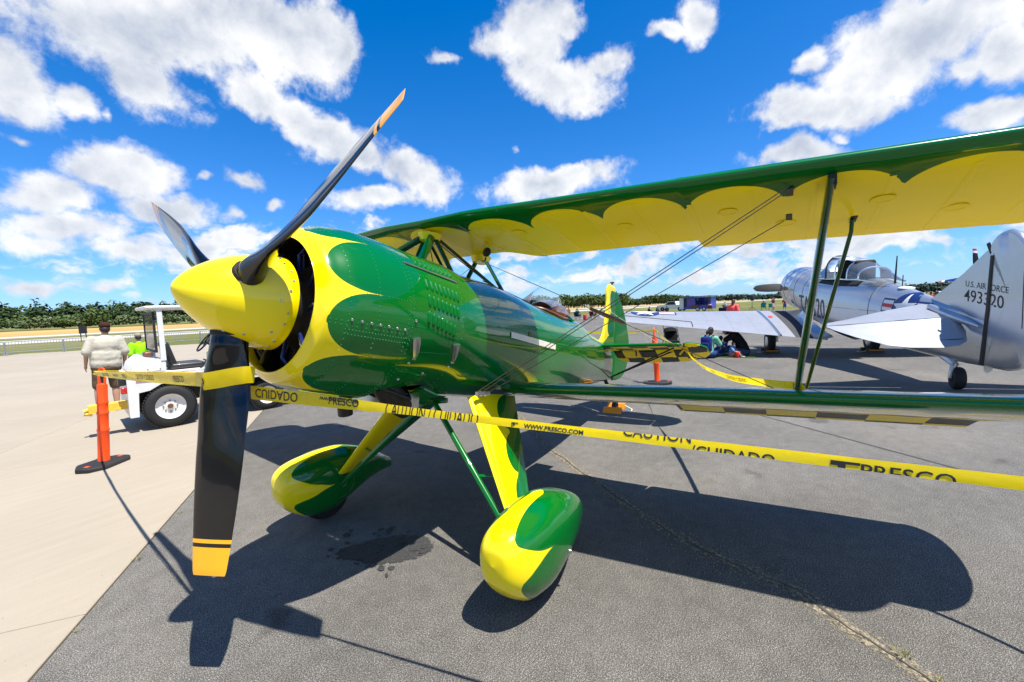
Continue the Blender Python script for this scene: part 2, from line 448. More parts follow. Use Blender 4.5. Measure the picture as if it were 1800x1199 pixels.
M_wire = simple('dark flying wire', (.14, .12, .085, 1), .4, .5)
M_blue = simple('blue hose fitting', (.01, .025, .16, 1), .4, .3)
M_brown = simple('varnished brown wood', (.16, .055, .02, 1), .4, coat=.4, var=.35, vs=30)
M_white = simple('white enamel paint', (.74, .735, .71, 1), .4, coat=.2, var=.12, vs=7)
M_dirtyw = simple('chipped white paint', (.72, .71, .67, 1), .5, var=.16, vs=9)
M_orange = simple('safety orange plastic', lin(255, 78, 8), .42, var=.08, vs=5)
M_tape = simple('yellow caution tape', lin(255, 226, 6), .28, coat=.3, var=.04)
def _translucent(m, col, f):
    nt = m.node_tree; out = [n for n in nt.nodes if n.type == 'OUTPUT_MATERIAL'][0]; b_ = nt.nodes['Principled BSDF']
    tl = nt.nodes.new('ShaderNodeBsdfTranslucent'); tl.inputs[0].default_value = col; mx = nt.nodes.new('ShaderNodeMixShader'); mx.inputs[0].default_value = f
    nt.links.new(b_.outputs[0], mx.inputs[1]); nt.links.new(tl.outputs[0], mx.inputs[2]); nt.links.new(mx.outputs[0], out.inputs[0])
_translucent(M_tape, lin(255, 226, 6), .5)
M_ink = simple('black print', (.01, .01, .01, 1), .5)
M_red = simple('red lens', (.55, .01, .01, 1), .2, coat=1.)
M_chock = simple('orange chock paint', lin(226, 140, 10), .55, var=.2, vs=15)
M_vinyl = simple('black vinyl', (.018, .018, .019, 1), .42, var=.2, vs=14, coat=.2)
def glass_mat(name, tint=(.9, .95, 1, 1), a=.16):
    t = NT(name)
    for n in list(t.N):
        if n.type != 'OUTPUT_MATERIAL': t.N.remove(n)
    out = [n for n in t.N if n.type == 'OUTPUT_MATERIAL'][0]
    tr = t.n('ShaderNodeBsdfTransparent', Color=tint); gl = t.n('ShaderNodeBsdfGlossy', Roughness=.03)
    fr = t.n('ShaderNodeFresnel', IOR=1.5); df = t.n('ShaderNodeBsdfDiffuse', Color=(.75, .8, .85, 1))
    m1 = t.n('ShaderNodeMixShader', Fac=a*.6); t.K.new(tr.outputs[0], m1.inputs[1]); t.K.new(df.outputs[0], m1.inputs[2])
    m2 = t.n('ShaderNodeMixShader'); t.K.new(t.math('ADD', fr.outputs[0], .02), m2.inputs[0]); t.K.new(m1.outputs[0], m2.inputs[1]); t.K.new(gl.outputs[0], m2.inputs[2])
    t.K.new(m2.outputs[0], out.inputs[0]); return t.m
M_glass = glass_mat('clear perspex')
M_glassb = glass_mat('pale blue perspex', (.55, .75, .95, 1), .25)

def asphalt_mat():
    t = NT('weathered asphalt'); o = t.obj()
    fine = t.noise(240, 2, .6, o); mid = t.noise(110, 3, .65, o); big = t.noise(.9, 6, .62, o); huge = t.noise(.16, 4, .5, o)
    s = t.math('ADD', t.math('MULTIPLY', fine, .68), t.math('MULTIPLY', mid, .32))
    col = t.ramp(s, [(.36, (.012, .011, .010)), (.46, (.10, .094, .086)), (.55, (.235, .222, .20)), (.66, (.68, .65, .59))])
    k = t.math('ADD', t.math('MULTIPLY', t.math('ADD', big, huge), .62), .10)
    q = t.n('ShaderNodeVectorMath', operation='SCALE'); t.K.new(col, q.inputs[0]); t.K.new(k, q.inputs['Scale'])
    spots = t.ramp(t.noise(1.7, 3, .5, o), [(.66, (1, 1, 1)), (.72, (.62, .62, .62))])
    tan = t.ramp(t.noise(.5, 7, .7, o), [(.52, (0, 0, 0)), (.75, (1, 1, 1))])
    c = t.mix(t.math('MULTIPLY', tan, .35), q.outputs[0], (.21, .185, .145))
    mott = t.math('ADD', t.math('MULTIPLY', t.noise(9, 5, .72, o), .9), .58)
    q2 = t.n('ShaderNodeVectorMath', operation='SCALE'); t.K.new(c, q2.inputs[0]); t.K.new(mott, q2.inputs['Scale'])
    c = t.mix(1., q2.outputs[0], spots, 'MULTIPLY'); c = t.mix(1., c, (.945, .935, .905), 'MULTIPLY')
    t.set(Base_Color=c, Roughness=.85, Specular_IOR_Level=.3); t.bump(s, .5, .008)
    return t.m
M_asphalt = asphalt_mat()
def concrete_mat(name, base):
    t = NT(name); o = t.obj()
    mp = t.n('ShaderNodeMapping'); t.K.new(o, mp.inputs[0]); mp.inputs['Rotation'].default_value = (0, 0, radians(-53)); mp.inputs['Scale'].default_value = (1, 7, 1)
    streak = t.noise(1.6, 6, .62, mp.outputs[0]); big = t.noise(.45, 6, .6, o); fine = t.noise(90, 3, .6, o)
    ri = t.n('ShaderNodeObjectInfo').outputs['Random']
    k = t.math('ADD', t.math('MULTIPLY', streak, .24), t.math('MULTIPLY', big, .30))
    k = t.math('ADD', k, t.math('MULTIPLY', fine, .16)); k = t.math('ADD', k, t.math('MULTIPLY', ri, .07)); k = t.math('ADD', k, .61)
    q = t.n('ShaderNodeVectorMath', operation='SCALE'); q.inputs[0].default_value = base; t.K.new(k, q.inputs['Scale'])
    blot = t.ramp(t.noise(2.2, 8, .7, o), [(.62, (0, 0, 0)), (.78, (1, 1, 1))])
    c = t.mix(t.math('MULTIPLY', blot, .36), q.outputs[0], (.24, .21, .16))
    t.set(Base_Color=c, Roughness=.8, Specular_IOR_Level=.3); t.bump(fine, .25, .004)
    return t.m
M_conc = concrete_mat('pale broom finished concrete', (.335, .288, .218))
M_joint = simple('dark joint filler', (.07, .065, .055, 1), .9)
def grass_mat(name, a, b, c_, sc=.05):
    t = NT(name); o = t.obj()
    mp = t.n('ShaderNodeMapping'); t.K.new(o, mp.inputs[0]); mp.inputs['Scale'].default_value = (.35, 1, 1)
    f = t.noise(sc, 8, .7, mp.outputs[0]); g = t.noise(2.5, 6, .7, o)
    col = t.ramp(t.math('ADD', t.math('MULTIPLY', f, .7), t.math('MULTIPLY', g, .3)), [(.34, a), (.5, b), (.66, c_)])
    t.set(Base_Color=col, Roughness=.95, Specular_IOR_Level=.1); return t.m
M_grass = grass_mat('mown summer grass', (.060, .082, .018), (.135, .14, .042), (.25, .215, .095), .06)
M_hay = grass_mat('ripe straw field', (.30, .185, .055), (.42, .27, .09), (.50, .36, .15), .03)
M_strip = grass_mat('sunbleached taxiway', (.36, .35, .31), (.44, .42, .37), (.50, .48, .43), .4)

# ---------------------------------------------------------------- ground
def sheet(name, poly, z, mat, kind='structure', sub=0):
    b = MB(); idx = [b.vert((x, y, z)) for x, y in poly]; b.face(idx, 0, False)
    return b.build(name, mat, kind=kind, angle=0)
E2 = Vector((-.596, -.803)); N2 = Vector((-.803, .596))
def slabxy(u, w):  # joint grid of the concrete apron: u along its edge, w away from the asphalt
    p = E2*u-N2*(w+1.80); return p.x, p.y
sheet('ground', [(3000, -5000), (3000, 5000), (-7000, 5000), (-7000, -5000)], -.035, M_grass)
def strip(name, s0, s1, mat, z):
    n = Vector((-.14, -.99)); d = Vector((-.99, .14))
    sheet(name, [tuple(n*s+d*t) for s, t in ((s0, -250), (s0, 900), (s1, 900), (s1, -250))], z, mat)
strip('taxiway', 63, 80, M_strip, -.027)
strip('runway', 98, 116, M_strip, -.027)
strip('straw_field', 119, 262, M_hay, -.031)
# asphalt ramp: everything on the aircraft's side of the joint
far = [(-16, -36.2), (-40, -32), (-62, -26), (-69, 4), (-64, 40), (-30, 90), (60, 90)]
e0 = slabxy(-40, 0); e1 = slabxy(36.6, 0)
sheet('asphalt_ramp', [e0, e1]+far, 0.0, M_asphalt)
sheet('concrete_bed', [slabxy(-30, .003), slabxy(36.5, .003), slabxy(27, 28), slabxy(12, 45), slabxy(-30, 45)], -.022, M_joint)
apron = link('concrete_apron', None, kind='structure')
us = [-10.753+3.63*i for i in range(13)]; ws = [0.012]+[2.9+3.66*i for i in range(9)]
slab_cache = {}
for i in range(len(us)-1):
    for j in range(len(ws)-1):
        u0, u1, w0, w1 = us[i], us[i+1], ws[j], ws[j+1]
        cu, cw = (u0+u1)/2, (w0+w1)/2
        if cu+cw*.35 > 36.5 or (i < 2 and j > 3): continue
        key = round(w1-w0, 2)
        if key not in slab_cache:
            b = MB(); hu, hw = (u1-u0)/2-.004, (w1-w0)/2-.004
            A = math.atan2(E2.y, E2.x); R = Matrix.Rotation(A, 3, 'Z')
            # bevelled slab
            rows = []
            for ins, z in ((0, -.02), (0, -.004), (.004, 0)):
                rows.append([R @ Vector((x*(hu-ins), y*(hw-ins), z)) for x, y in ((-1, -1), (1, -1), (1, 1), (-1, 1))])
            base = b.grid(rows, cv=True, sm=False); b.face([base+8, base+9, base+10, base+11], 0, False)
            slab_cache[key] = b.mesh('slab', M_conc, 0)
        o = link('slab', slab_cache[key], apron); x, y = slabxy(cu, cw); o.location = (x, y, 0)
        o.rotation_euler = (0, 0, 0)
# crack in the asphalt with sandy edges, loose grit and grass tufts
crk = [(-4.6, -2.4), (-3.4, -1.15), (-2.31, -.10), (-1.62, .80), (-1.05, 1.53), (-.90, 1.93), (-.76, 2.27), (-.5, 2.58), (-.36, 2.74), (.1, 3.35), (.8, 4.3)]
def crack_at(t):
    k = t*(len(crk)-1); i = min(int(k), len(crk)-2); f = k-i
    a, b = Vector(crk[i]), Vector(crk[i+1]); return a.lerp(b, f), (b-a).normalized()
M_sand = NT('sandy crack edge'); _s = M_sand
_o = _s.obj(); _f = _s.noise(38, 5, .75, _o); _al = _s.n('ShaderNodeAttribute', attribute_name='pat').outputs['Fac']
_s.set(Base_Color=_s.ramp(_s.noise(120, 3, .7, _o), [(.35, (.10, .085, .06)), (.6, (.36, .30, .20))]), Roughness=.95)
_s.set(Alpha=_s.math('MULTIPLY', _s.math('SUBTRACT', _s.math('ADD', _f, _s.math('MULTIPLY', _al, .30)), .66), 7., True))
M_sand = _s.m
b = MB(); rows = []; A = []; NN = 260
for i in range(NN):
    p, d = crack_at(i/(NN-1)); n = Vector((-d.y, d.x)); wob = (mnoise.noise(Vector((p.x*3, p.y*3, 0))))*.03
    p = p+n*wob; wd = .12+.06*mnoise.noise(Vector((p.x*1.7, p.y*1.7, 4)))
    rows.append([(p.x+n.x*wd*s, p.y+n.y*wd*s, .004) for s in (-1, -.5, 0, .5, 1)]); A.append([0, .55, 1, .55, 0])
b.grid(rows, A=A); b.build('sandy_crack_edge', M_sand, attr=True, angle=0, kind='structure')
b = MB(); rows = []
for i in range(NN):
    p, d = crack_at(i/(NN-1)); n = Vector((-d.y, d.x)); wob = (mnoise.noise(Vector((p.x*3, p.y*3, 0))))*.03+mnoise.noise(Vector((p.x*17, p.y*17, 2)))*.012
    p = p+n*wob; wd = max(.002, .006+.007*mnoise.noise(Vector((p.x*6, p.y*6, 9))))
    rows.append([(p.x+n.x*wd*s, p.y+n.y*wd*s, .008) for s in (-1, 1)])
b.grid(rows); b.build('asphalt_crack', M_joint, angle=0, kind='structure')
M_grit = simple('loose pale grit', (.34, .30, .23, 1), .9, var=.45, vs=60)
b = MB()
for i in range(1500):
    if i < 1000:
        p, d = crack_at(rng.uniform(.18, .95)); n = Vector((-d.y, d.x)); p = p+n*rng.gauss(0, .11)
    else:
        p = Vector((rng.uniform(-3, 1.9), rng.uniform(-2.2, 3.2)))
    r = rng.uniform(.0018, .0045) if i < 1400 else rng.uniform(.003, .006)
    q = [b.vert((p.x+r*cos(a), p.y+r*sin(a), .001)) for a in (0, 2.1, 4.2)]; t = b.vert((p.x, p.y, r*1.3))
    for k in range(3): b.face((q[k], q[(k+1) % 3], t), 0, False)
b.build('loose_grit', M_grit, angle=0, kind='stuff')
M_tuft = simple('weed green', (.17, .16, .035, 1), .7, var=.3, vs=30)
b = MB()
for cx, cy, n_, h in ((-.47, 2.66, 16, .035), (-.37, 2.76, 10, .024), (1.02, -1.62, 12, .03), (-.2, 2.98, 12, .03), (.55, -2.2, 8, .025), (1.45, -1.03, 8, .02)):
    for i in range(n_):
        a = rng.uniform(0, 6.28); r = rng.uniform(0, .03); x, y = cx+r*cos(a), cy+r*sin(a); L = h*rng.uniform(.5, 1.1); w = .003
        tx, ty = x+L*.7*cos(a), y+L*.7*sin(a)
        q = [b.vert((x-w*sin(a), y+w*cos(a), .002)), b.vert((x+w*sin(a), y-w*cos(a), .002)), b.vert((tx, ty, L))]; b.face(q, 0, False)
b.build('weed_tufts', M_tuft, angle=0, kind='stuff')
# faded tyre marks and old tar seams on the ramp
M_tyre = NT('faded tyre rubber'); _s = M_tyre
_s.set(Base_Color=(.045, .043, .04, 1), Roughness=.85, Alpha=_s.math('MULTIPLY', _s.math('SUBTRACT', _s.noise(6, 6, .75, _s.obj()), .38), 1.5, True)); M_tyre = _s.m
def mark(name, pts, w, mat, z):
    b = MB(); rows = []
    for i in range(len(pts)):
        p = Vector(pts[i]); d = (Vector(pts[min(i+1, len(pts)-1)])-Vector(pts[max(i-1, 0)])).normalized(); n = Vector((-d.y, d.x)); rows.append([(*(p-n*w/2), z), (*(p+n*w/2), z)])
    b.grid(rows); return b.build(name, mat, angle=0, kind='structure')
for k_, off in enumerate((0, 1.7)):
    mark('tyre_mark', [(-22+1.4*i, -6+off+.02*i*i-.25*i) for i in range(14)], .16, M_tyre, .003+.0002*k_)
mark('tyre_mark', [(-3.6+.5*i, 4.6+.06*i*i*.5) for i in range(10)], .14, M_tyre, .0035)
mark('tar_seam', [(-30, -2.9), (-20, 3.2), (-10.5, 9.1), (-2, 14.4)], .03, M_joint, .004)
mark('tar_seam', [(-11.5, -5.5), (-8.4, -2.0), (-5.2, 1.6), (-1.2, 6.2)], .022, M_joint, .0045)
# wet stain under the nose
M_wet = NT('oily wet asphalt'); _s = M_wet; _o = _s.obj(); _f = _s.noise(150, 3, .75, _o)
_s.set(Base_Color=_s.ramp(_f, [(.35, (.012, .012, .012)), (.6, (.05, .049, .047)), (.75, (.26, .25, .24))]), Roughness=.6)
_a = _s.n('ShaderNodeAttribute', attribute_name='pat').outputs['Fac']; _e = _s.noise(26, 6, .75, _o)
_s.set(Alpha=_s.math('MULTIPLY', _s.math('ADD', _a, _s.math('MULTIPLY', _s.math('SUBTRACT', _e, .5), 1.1)), 14., True))
M_wet = _s.m
b = MB()
_bz = [.004]
def blot(cx, cy, rx, ry, ang, k=1.):
    rows = []; A = []; _bz[0] += .00025
    for r in (0, .35, .7, 1., 1.3):
        rows.append([]); A.append([])
        for j in range(28):
            t = 2*pi*j/28; x, y = r*rx*cos(t), r*ry*sin(t)
            rows[-1].append((cx+x*cos(ang)-y*sin(ang), cy+x*sin(ang)+y*cos(ang), _bz[0])); A[-1].append((1-r)*k)
    b.grid(rows, cv=True, A=A)
blot(.05, -.12, .29, .18, 2.2, 1.6); blot(.18, -.30, .16, .10, 2.2, 1.3)
for i in range(26):
    a = rng.uniform(0, 6.28); r = rng.uniform(.25, .5); blot(.12+r*cos(a)*.6, -.22+r*sin(a)*.8, rng.uniform(.012, .035), rng.uniform(.01, .025), a, 1.4)
b.build('wet_stain', M_wet, attr=True, angle=0, kind='structure', fix=False)

# ================================================================ yellow and green biplane
AL = .1846
HUB = Vector((1.0002, 0, 1.764))
BA = Vector((cos(AL), 0, sin(AL))); BU = Vector((-sin(AL), 0, cos(AL)))
def W(x, y=None, z=None):   # airframe axes (x forward of the propeller, y to port, z up) -> ramp
    if y is None: x, y, z = x
    return HUB+BA*x+Vector((0, y, 0))+BU*z
plane = thing('biplane', 'yellow and green biplane with three-blade propeller and scalloped paint', 'biplane')
ST = [(-.20, .349, .349, .349, 2), (-.23, .395, .395, .395, 2), (-.28, .418, .418, .418, 2), (-.36, .449, .45, .443, 2), (-.5, .474, .472, .462, 2), (-.7, .50, .474, .48, 2),
      (-.9, .515, .468, .455, 2.05), (-1.1, .512, .47, .44, 2.1), (-1.4, .49, .447, .47, 2.2), (-1.8, .46, .455, .49, 2.3), (-2.3, .42, .42, .49, 2.4), (-2.7, .385, .40, .475, 2.4),
      (-3.2, .345, .40, .45, 2.3), (-3.6, .30, .42, .425, 2.2), (-4.2, .205, .33, .375, 2.2), (-4.8, .11, .255, .32, 2.2), (-5.3, .03, .21, .27, 2.)]
_SX = [-s[0] for s in ST]
def fsec(x, t, off=0.):
    R, T, Bt, n = (hermite(_SX, [s[k] for s in ST], -x) for k in range(1, 5))
    C, S = cos(t), sin(t); e = 2/n
    y = (R+off)*math.copysign(abs(C)**e, C); z = ((T if S > 0 else Bt)+off)*math.copysign(abs(S)**e, S)
    return Vector((x, y, z))
def fpt(x, t, off=0.): return W(fsec(x, t, off))
def fnorm(x, t):
    a = fpt(x, t+.01)-fpt(x, t-.01); c = fpt(x+.01, t)-fpt(x-.01, t); n = c.cross(a).normalized()
    if n.dot(fpt(x, t)-W(x, 0, 0)) < 0: n = -n
    return n, c.normalized()
def petal(x, tdeg):   # >0 green: nine petals with yellow spikes between them
    k = (tdeg-9+20) % 40-20     # from the nearest spike
    dn = abs(k)                 # 0 at the spike, 20 at the middle of a petal
    s = (-.240-x)/(.25)        # 0 at the nose of the petal, 1 at the tip of the spike
    if s <= 0: return -(.02-s)*.1
    if s >= 1: return .05*min(1, dn/3+.2)
    h = 20*(1-(1-s)**2.8)**.52
    return (h-(20-dn))*.01
def skin(name, x0, x1, mat, nx, nt=160, off=0., patf=None, skipf=None, tr=(0, 2*pi), inner=True):
    b = MB(); P = []; A = []; closed = tr[1]-tr[0] > 6.28
    for i in range(nx+1):
        x = x0+(x1-x0)*i/nx; P.append([]); A.append([])
        for j in range(nt if closed else nt+1):
            t = tr[0]+(tr[1]-tr[0])*j/nt
            P[-1].append(fpt(x, t, off)); A[-1].append(patf(x, math.degrees(t)) if patf else 0)
    sk = (lambda i, j: skipf(x0+(x1-x0)*(i+.5)/nx, tr[0]+(tr[1]-tr[0])*(j+.5)/nt)) if skipf else None
    b.grid(P, cv=closed, A=A, skip=sk)
    return b, P
# cowling: outer skin, rolled lip and inner wall
b, P = skin('cowling', -.20, -.69, None, 70, 360, .003, petal)
lip = [(-.20, .352), (-.1965, .3505), (-.196, .348), (-.20, .3465), (-.22, .349), (-.27, .372), (-.34, .405), (-.44, .43), (-.60, .44)]
rows = [[W(x, r*cos(2*pi*j/360), r*sin(2*pi*j/360)) for j in range(360)] for x, r in lip]
b.grid(rows, cv=True, A=[[-.1]*360 for _ in lip], mf=lambda i, j: 0 if i < 5 else 1)
b.build('cowling', [M_two, M_dark], plane, angle=50, attr=True)
b = MB()
bot = lambda x, t: sin(t) < -.86 and x > -1.04 and abs(cos(t)) < .55
b, P = skin('engine_panel', -.693, -1.108, None, 24, 200, 0, None, bot)
b.build('engine_panel', M_green, plane, angle=50)
cock = lambda x, t: -3.42 < x < -2.78 and sin(t) > .80
b, P = skin('fuselage', -1.11, -5.3, None, 130, 120, -.001, None, cock)
b.fan([len(P)*0+130*120+j for j in range(120)], W(-5.31, 0, -.03))
fus = b.build('fuselage', M_green, plane, angle=35)
# dark bay behind the lower cowl opening and firewall
b = MB(); b.lathe([(-.62, .02), (-.62, .43), (-.64, .43), (-.64, .02)], HUB, BA, 40); b.build('firewall', M_dark, plane)
# engine: crankcase and nine cylinders
b = MB(); b.lathe([(-.19, .09), (-.21, .15), (-.27, .17), (-.33, .19), (-.36, .23), (-.55, .24), (-.6, .2)], HUB, BA, 32); eng = b.build('radial_engine', M_dark, plane)
cylm = None
for k in range(9):
    t = radians(90+40*k)
    if cylm is None:
        b = MB(); prof = []
        for q in range(11):
            z = .0+q*.017; prof += [(z, .058), (z+.003, .075), (z+.008, .075), (z+.011, .058)]
        b.lathe(prof+[(.19, .05), (.20, .0)], (0, 0, 0), (0, 0, 1), 16)
        for s in (-1, 1): b.tube([(.075, s*.035, -.02), (.085, s*.045, .12), (.05, s*.05, .185)], .009, 6)
        cylm = b.mesh('cylinder', M_dark)
    o = link('cylinder', cylm, eng)
    d = Vector((0, cos(t), 0))+BU*sin(t); ax = d; xx = BA; yy = ax.cross(xx)
    m = Matrix(((xx.x, yy.x, ax.x, 0), (xx.y, yy.y, ax.y, 0), (xx.z, yy.z, ax.z, 0), (0, 0, 0, 1)))
    m.translation = W(-.44, .215*cos(t), .215*sin(t)); o.matrix_local = m
for k in range(9):
    t = radians(110+40*k); b = MB()
    p = lambda r, x, dt=0: W(x, r*cos(t+dt), r*sin(t+dt))
    b.tube([p(.19, -.28), p(.27, -.26, .06), p(.33, -.30, .1)], .010, 7); b.build('ignition_lead', M_blue, eng)
b = MB()
for t0, x0 in ((14, -.30), (-3, -.27), (-38, -.30), (-52, -.28), (30, -.29)):
    t = radians(t0); p = lambda r, x, dt=0.: W(x, r*cos(t+dt), r*sin(t+dt))
    b.tube([p(.20, x0), p(.26, x0+.02, .05), p(.30, x0-.01, -.04), p(.37, x0-.06, .02)], .008, 7); b.tube([p(.28, x0), p(.31, x0)], .016, 8)
b.build('steel_fittings', M_steel, eng)
b = MB(); t = radians(-112)
b.tube([W(-.24, .22*cos(t), .22*sin(t)), W(-.26, .34*cos(t-.08), .34*sin(t-.08))], [.012, .03], 6, flat=((1, 0, 0), .25)); b.build('cooling_shutter', M_steel, eng)
# spinner
b = MB(); prof = []
for i in range(33):
    s = 1-i/32; prof.append((.238-.425*(i/32)**1.6, .2375*(1-(1-(i/32)**1.6)**1.75)**.66))
prof += [(-.190, .2375), (-.190, .20), (-.187, .0)]
b.lathe(prof, HUB, BA, 96); spin = b.build('spinner', M_yellow, plane, angle=50)
def spin_r(x): return .2375*(1-max(0, min(1, (x+.187)/.425))**1.75)**.66
def dome(b, p, n, r, h=.4, k=8):
    n = Vector(n).normalized(); e = n.orthogonal().normalized(); g = n.cross(e)
    q1 = [b.vert(p+(e*cos(2*pi*j/k)+g*sin(2*pi*j/k))*r-n*r*.1) for j in range(k)]
    q2 = [b.vert(p+(e*cos(2*pi*j/k)+g*sin(2*pi*j/k))*r*.7+n*r*h) for j in range(k)]
    for j in range(k): b.face((q1[j], q1[(j+1) % k], q2[(j+1) % k], q2[j]))
    b.face(q2)
b0 = MB(); dome(b0, Vector((0, 0, 0)), (0, 0, 1), .0075, .5); scr = b0.mesh('screw', M_steel)
PH = .5697
M_slotshade = simple('louvre slot shadow gap', (.006, .012, .007, 1), .8)  # painted on the closed back of each louvre as slot shade
M_rivg = simple('painted rivet green', lin(60, 150, 95), .35, .3)
M_rivy = simple('painted rivet yellow', lin(250, 225, 60), .35, .2)
for k in range(27):
    t = PH+2*pi*k/27+.08; x = -.148 if k % 3 else -.11
    if min(abs((t-PH-q*2*pi/3+pi) % (2*pi)-pi) for q in range(3)) < .16: x = -.165
    n = (Vector((0, cos(t), 0))+BU*sin(t)+BA*.18).normalized(); o = link('screw', scr, spin)
    o.location = W(x, spin_r(x)*cos(t), spin_r(x)*sin(t)); o.rotation_euler = n.to_track_quat('Z', 'Y').to_euler()
for k in range(3):
    for dx, dt in ((.045, .28), (.045, -.28), (-.02, .5)):
        t = PH+2*pi*k/3+dt; x = dx; n = (Vector((0, cos(t), 0))+BU*sin(t)+BA*.5).normalized(); o = link('screw', scr, spin)
        o.location = W(x, spin_r(x)*cos(t), spin_r(x)*sin(t)); o.rotation_euler = n.to_track_quat('Z', 'Y').to_euler()
# propeller blades
BLSIGN = -1
def blade(t):
    b = MB(); rad = BA.copy(); d = Vector((0, cos(t), 0))+BU*sin(t); tg = Vector((0, -sin(t), 0))+BU*cos(t)
    st = [(.15, .150, .80, 52), (.24, .160, .62, 48), (.32, .182, .38, 43), (.42, .215, .22, 38), (.55, .232, .15, 30), (.7, .236, .115, 25.5), (.85, .225, .09, 25.5), (1.0, .203, .075, 26.5), (1.12, .18, .065, 27.5), (1.2, .164, .06, 28), (1.245, .152, .055, 28), (1.25, .146, .03, 28)]
    rs = [s[0] for s in st]; ring = []; NR = 64
    for i in range(NR+1):
        r = .15+1.10*i/NR
        ch, th, be = (hermite(rs, [s[q] for s in st], r) for q in (1, 2, 3)); be = radians(be)
        cv = tg*cos(be)*BLSIGN+BA*sin(be); nv = (BA*cos(be)-tg*sin(be)*BLSIGN)
        row = []
        for j in range(28):
            a = 2*pi*j/28; u = cos(a)*.5; th2 = sin(a)*.5*th
            w = th2*(1.0+.55*(u))        # thicker towards the leading edge
            if th < .7: w += (.25-u*u)*th*.35
            off = .06*ch*(1 if r > .3 else 0)
            row.append(HUB+BA*-.01+d*r+cv*(u*ch+off*0)+nv*(w*ch))
        ring.append(row)
    def mf(i, j):
        r = .15+1.10*(i+.5)/NR
        return 1 if r > 1.128 or 1.092 < r < 1.112 else 0
    base = b.grid(ring, cv=True, mf=mf); n = 28
    b.face([base+NR*n+j for j in range(n)], 1, False)
    return b.build('propeller_blade', [M_blade, M_tip], plane, angle=40)
for k in range(3):
    t = PH+2*pi*k/3; bl = blade(t)
    d = Vector((0, cos(t), 0))+BU*sin(t); bb = MB()
    bb.tube([HUB+d*.14, HUB+d*.186], [.074, .072], 28, flat=(BA, .95)); bb.build('blade_cuff', M_black, bl)

# rivets, latches, louvres, hinge on the nose
b = MB()
def rivet(x, tdeg, r=.0033, off=.003): 
    t = radians(tdeg); n, _ = fnorm(x, t); nf = len(b.f); dome(b, fpt(x, t, off), n, r, .55, 6)
    if x > -.692 and petal(x, tdeg) < 0: b.m[nf:] = [1]*(len(b.f)-nf)
for x in (-.325, -.475): 
    for k in range(-70, 100, 3 if x < -.4 else 4): rivet(x+.0, k)
for x in (-.655, -.683):
    for k in range(-75, 110, 3): rivet(x, k+(1.5 if x < -.67 else 0))
for q in range(17): rivet(-.25-.024*q, -10.5); rivet(-.25-.024*q, -13)
for q in range(22): rivet(-.32-.017*q, -15.5); rivet(-.32-.017*q, -18.5)
for q in range(26): rivet(-.24-.018*q, 9.)
for q in range(24): rivet(-.28-.017*q, 66.)
for q in range(20): rivet(-.72-.02*q, 32, off=0); rivet(-.72-.02*q, -24, off=0)
for k in range(-60, 80, 5): rivet(-1.095, k, .004, 0)
for q in range(30): rivet(-1.2-.045*q, 38, .004, 0)
for q in range(26): rivet(-1.2-.05*q, 14, .0035, 0)
for k in range(-55, 75, 6): rivet(-2.58, k, .004, 0)
b.build('rivets', [M_rivg, M_rivy], plane, kind='stuff', fix=False)
b0 = MB(); dome(b0, Vector((0, 0, 0)), (0, 0, 1), .0085, .6, 10); big = b0.mesh('cowl_screw', M_steel)
for x, k in [(-.34-.05*q, -9.2-.15*q) for q in range(7)]+[(-.70, -3), (-.74, -32), (-1.08, -35), (-1.1, 35), (-.72, 40), (-.9, -42), (-.75, -47)]:
    n, _ = fnorm(x, radians(k)); o = link('cowl_screw', big, plane); o.location = fpt(x, radians(k), .004); o.rotation_euler = n.to_track_quat('Z', 'Y').to_euler()
def onskin(o, x, tdeg, off=0.):
    n, tx = fnorm(x, radians(tdeg)); yv = n.cross(tx)
    m = Matrix(((tx.x, yv.x, n.x, 0), (tx.y, yv.y, n.y, 0), (tx.z, yv.z, n.z, 0), (0, 0, 0, 1))); m.translation = fpt(x, radians(tdeg), off); o.matrix_local = m
b0 = MB(); rows = []
for i in range(9):
    s = -1+2*i/8; wd = sqrt(max(0, 1-s**4))
    rows.append([(.010*wd, s*.040, 0), (.006*wd, s*.040, .007*wd), (-.003*wd, s*.040, .011*wd), (-.0075*wd, s*.040, .0105*wd), (-.0075*wd, s*.040, 0)])
b0.grid(rows, mf=lambda i, j: 1 if j == 3 else 0); louv = b0.mesh('louvre', [M_louv, M_slotshade], 60)
for row, (x0, x1, t0, t1, n_) in enumerate(((-.79, -1.075, 47, 44, 9), (-.795, -1.05, 25, 20.5, 8), (-.795, -1.04, 12.5, 7.5, 8), (-.79, -1.01, .5, -5.5, 7))):
    for k in range(n_):
        f = k/(n_-1); o = link('louvre', louv, plane); onskin(o, x0+(x1-x0)*f, t0+(t1-t0)*f)
        o.rotation_euler.rotate_axis('Z', 0)
for x, t0, t1 in ((-.72, -14, -27), (-1.05, -15, -29)):
    b = MB(); p = [fpt(x-.012*k, radians(t0+(t1-t0)*k/3), .008) for k in range(4)]; n, tx = fnorm(x, radians(t0))
    b.tube(p, [.013, .013, .011, .007], 6, flat=(n, 2.2)); dome(b, fpt(x-.04, radians(t1-1.5), .004), n, .011, .8, 10)
    b.build('latch_handle', M_steel, plane)
b = MB(); b.tube([fpt(-.68-.41*k/8, radians(39.5-4.5*k/8), .006) for k in range(9)], .0055, 6); b.build('hinge_rod', M_steel, plane)
b = MB()
for k in range(7):
    x = -1.75-.14*k; rows = []
P = [[fpt(-1.72-.9*i/24, radians(1.2-1.2*i/24+dt), .006) for dt in (1.6, -1.9)] for i in range(25)]; b.grid(P); b.build('step_plate', M_dirtyw, plane)
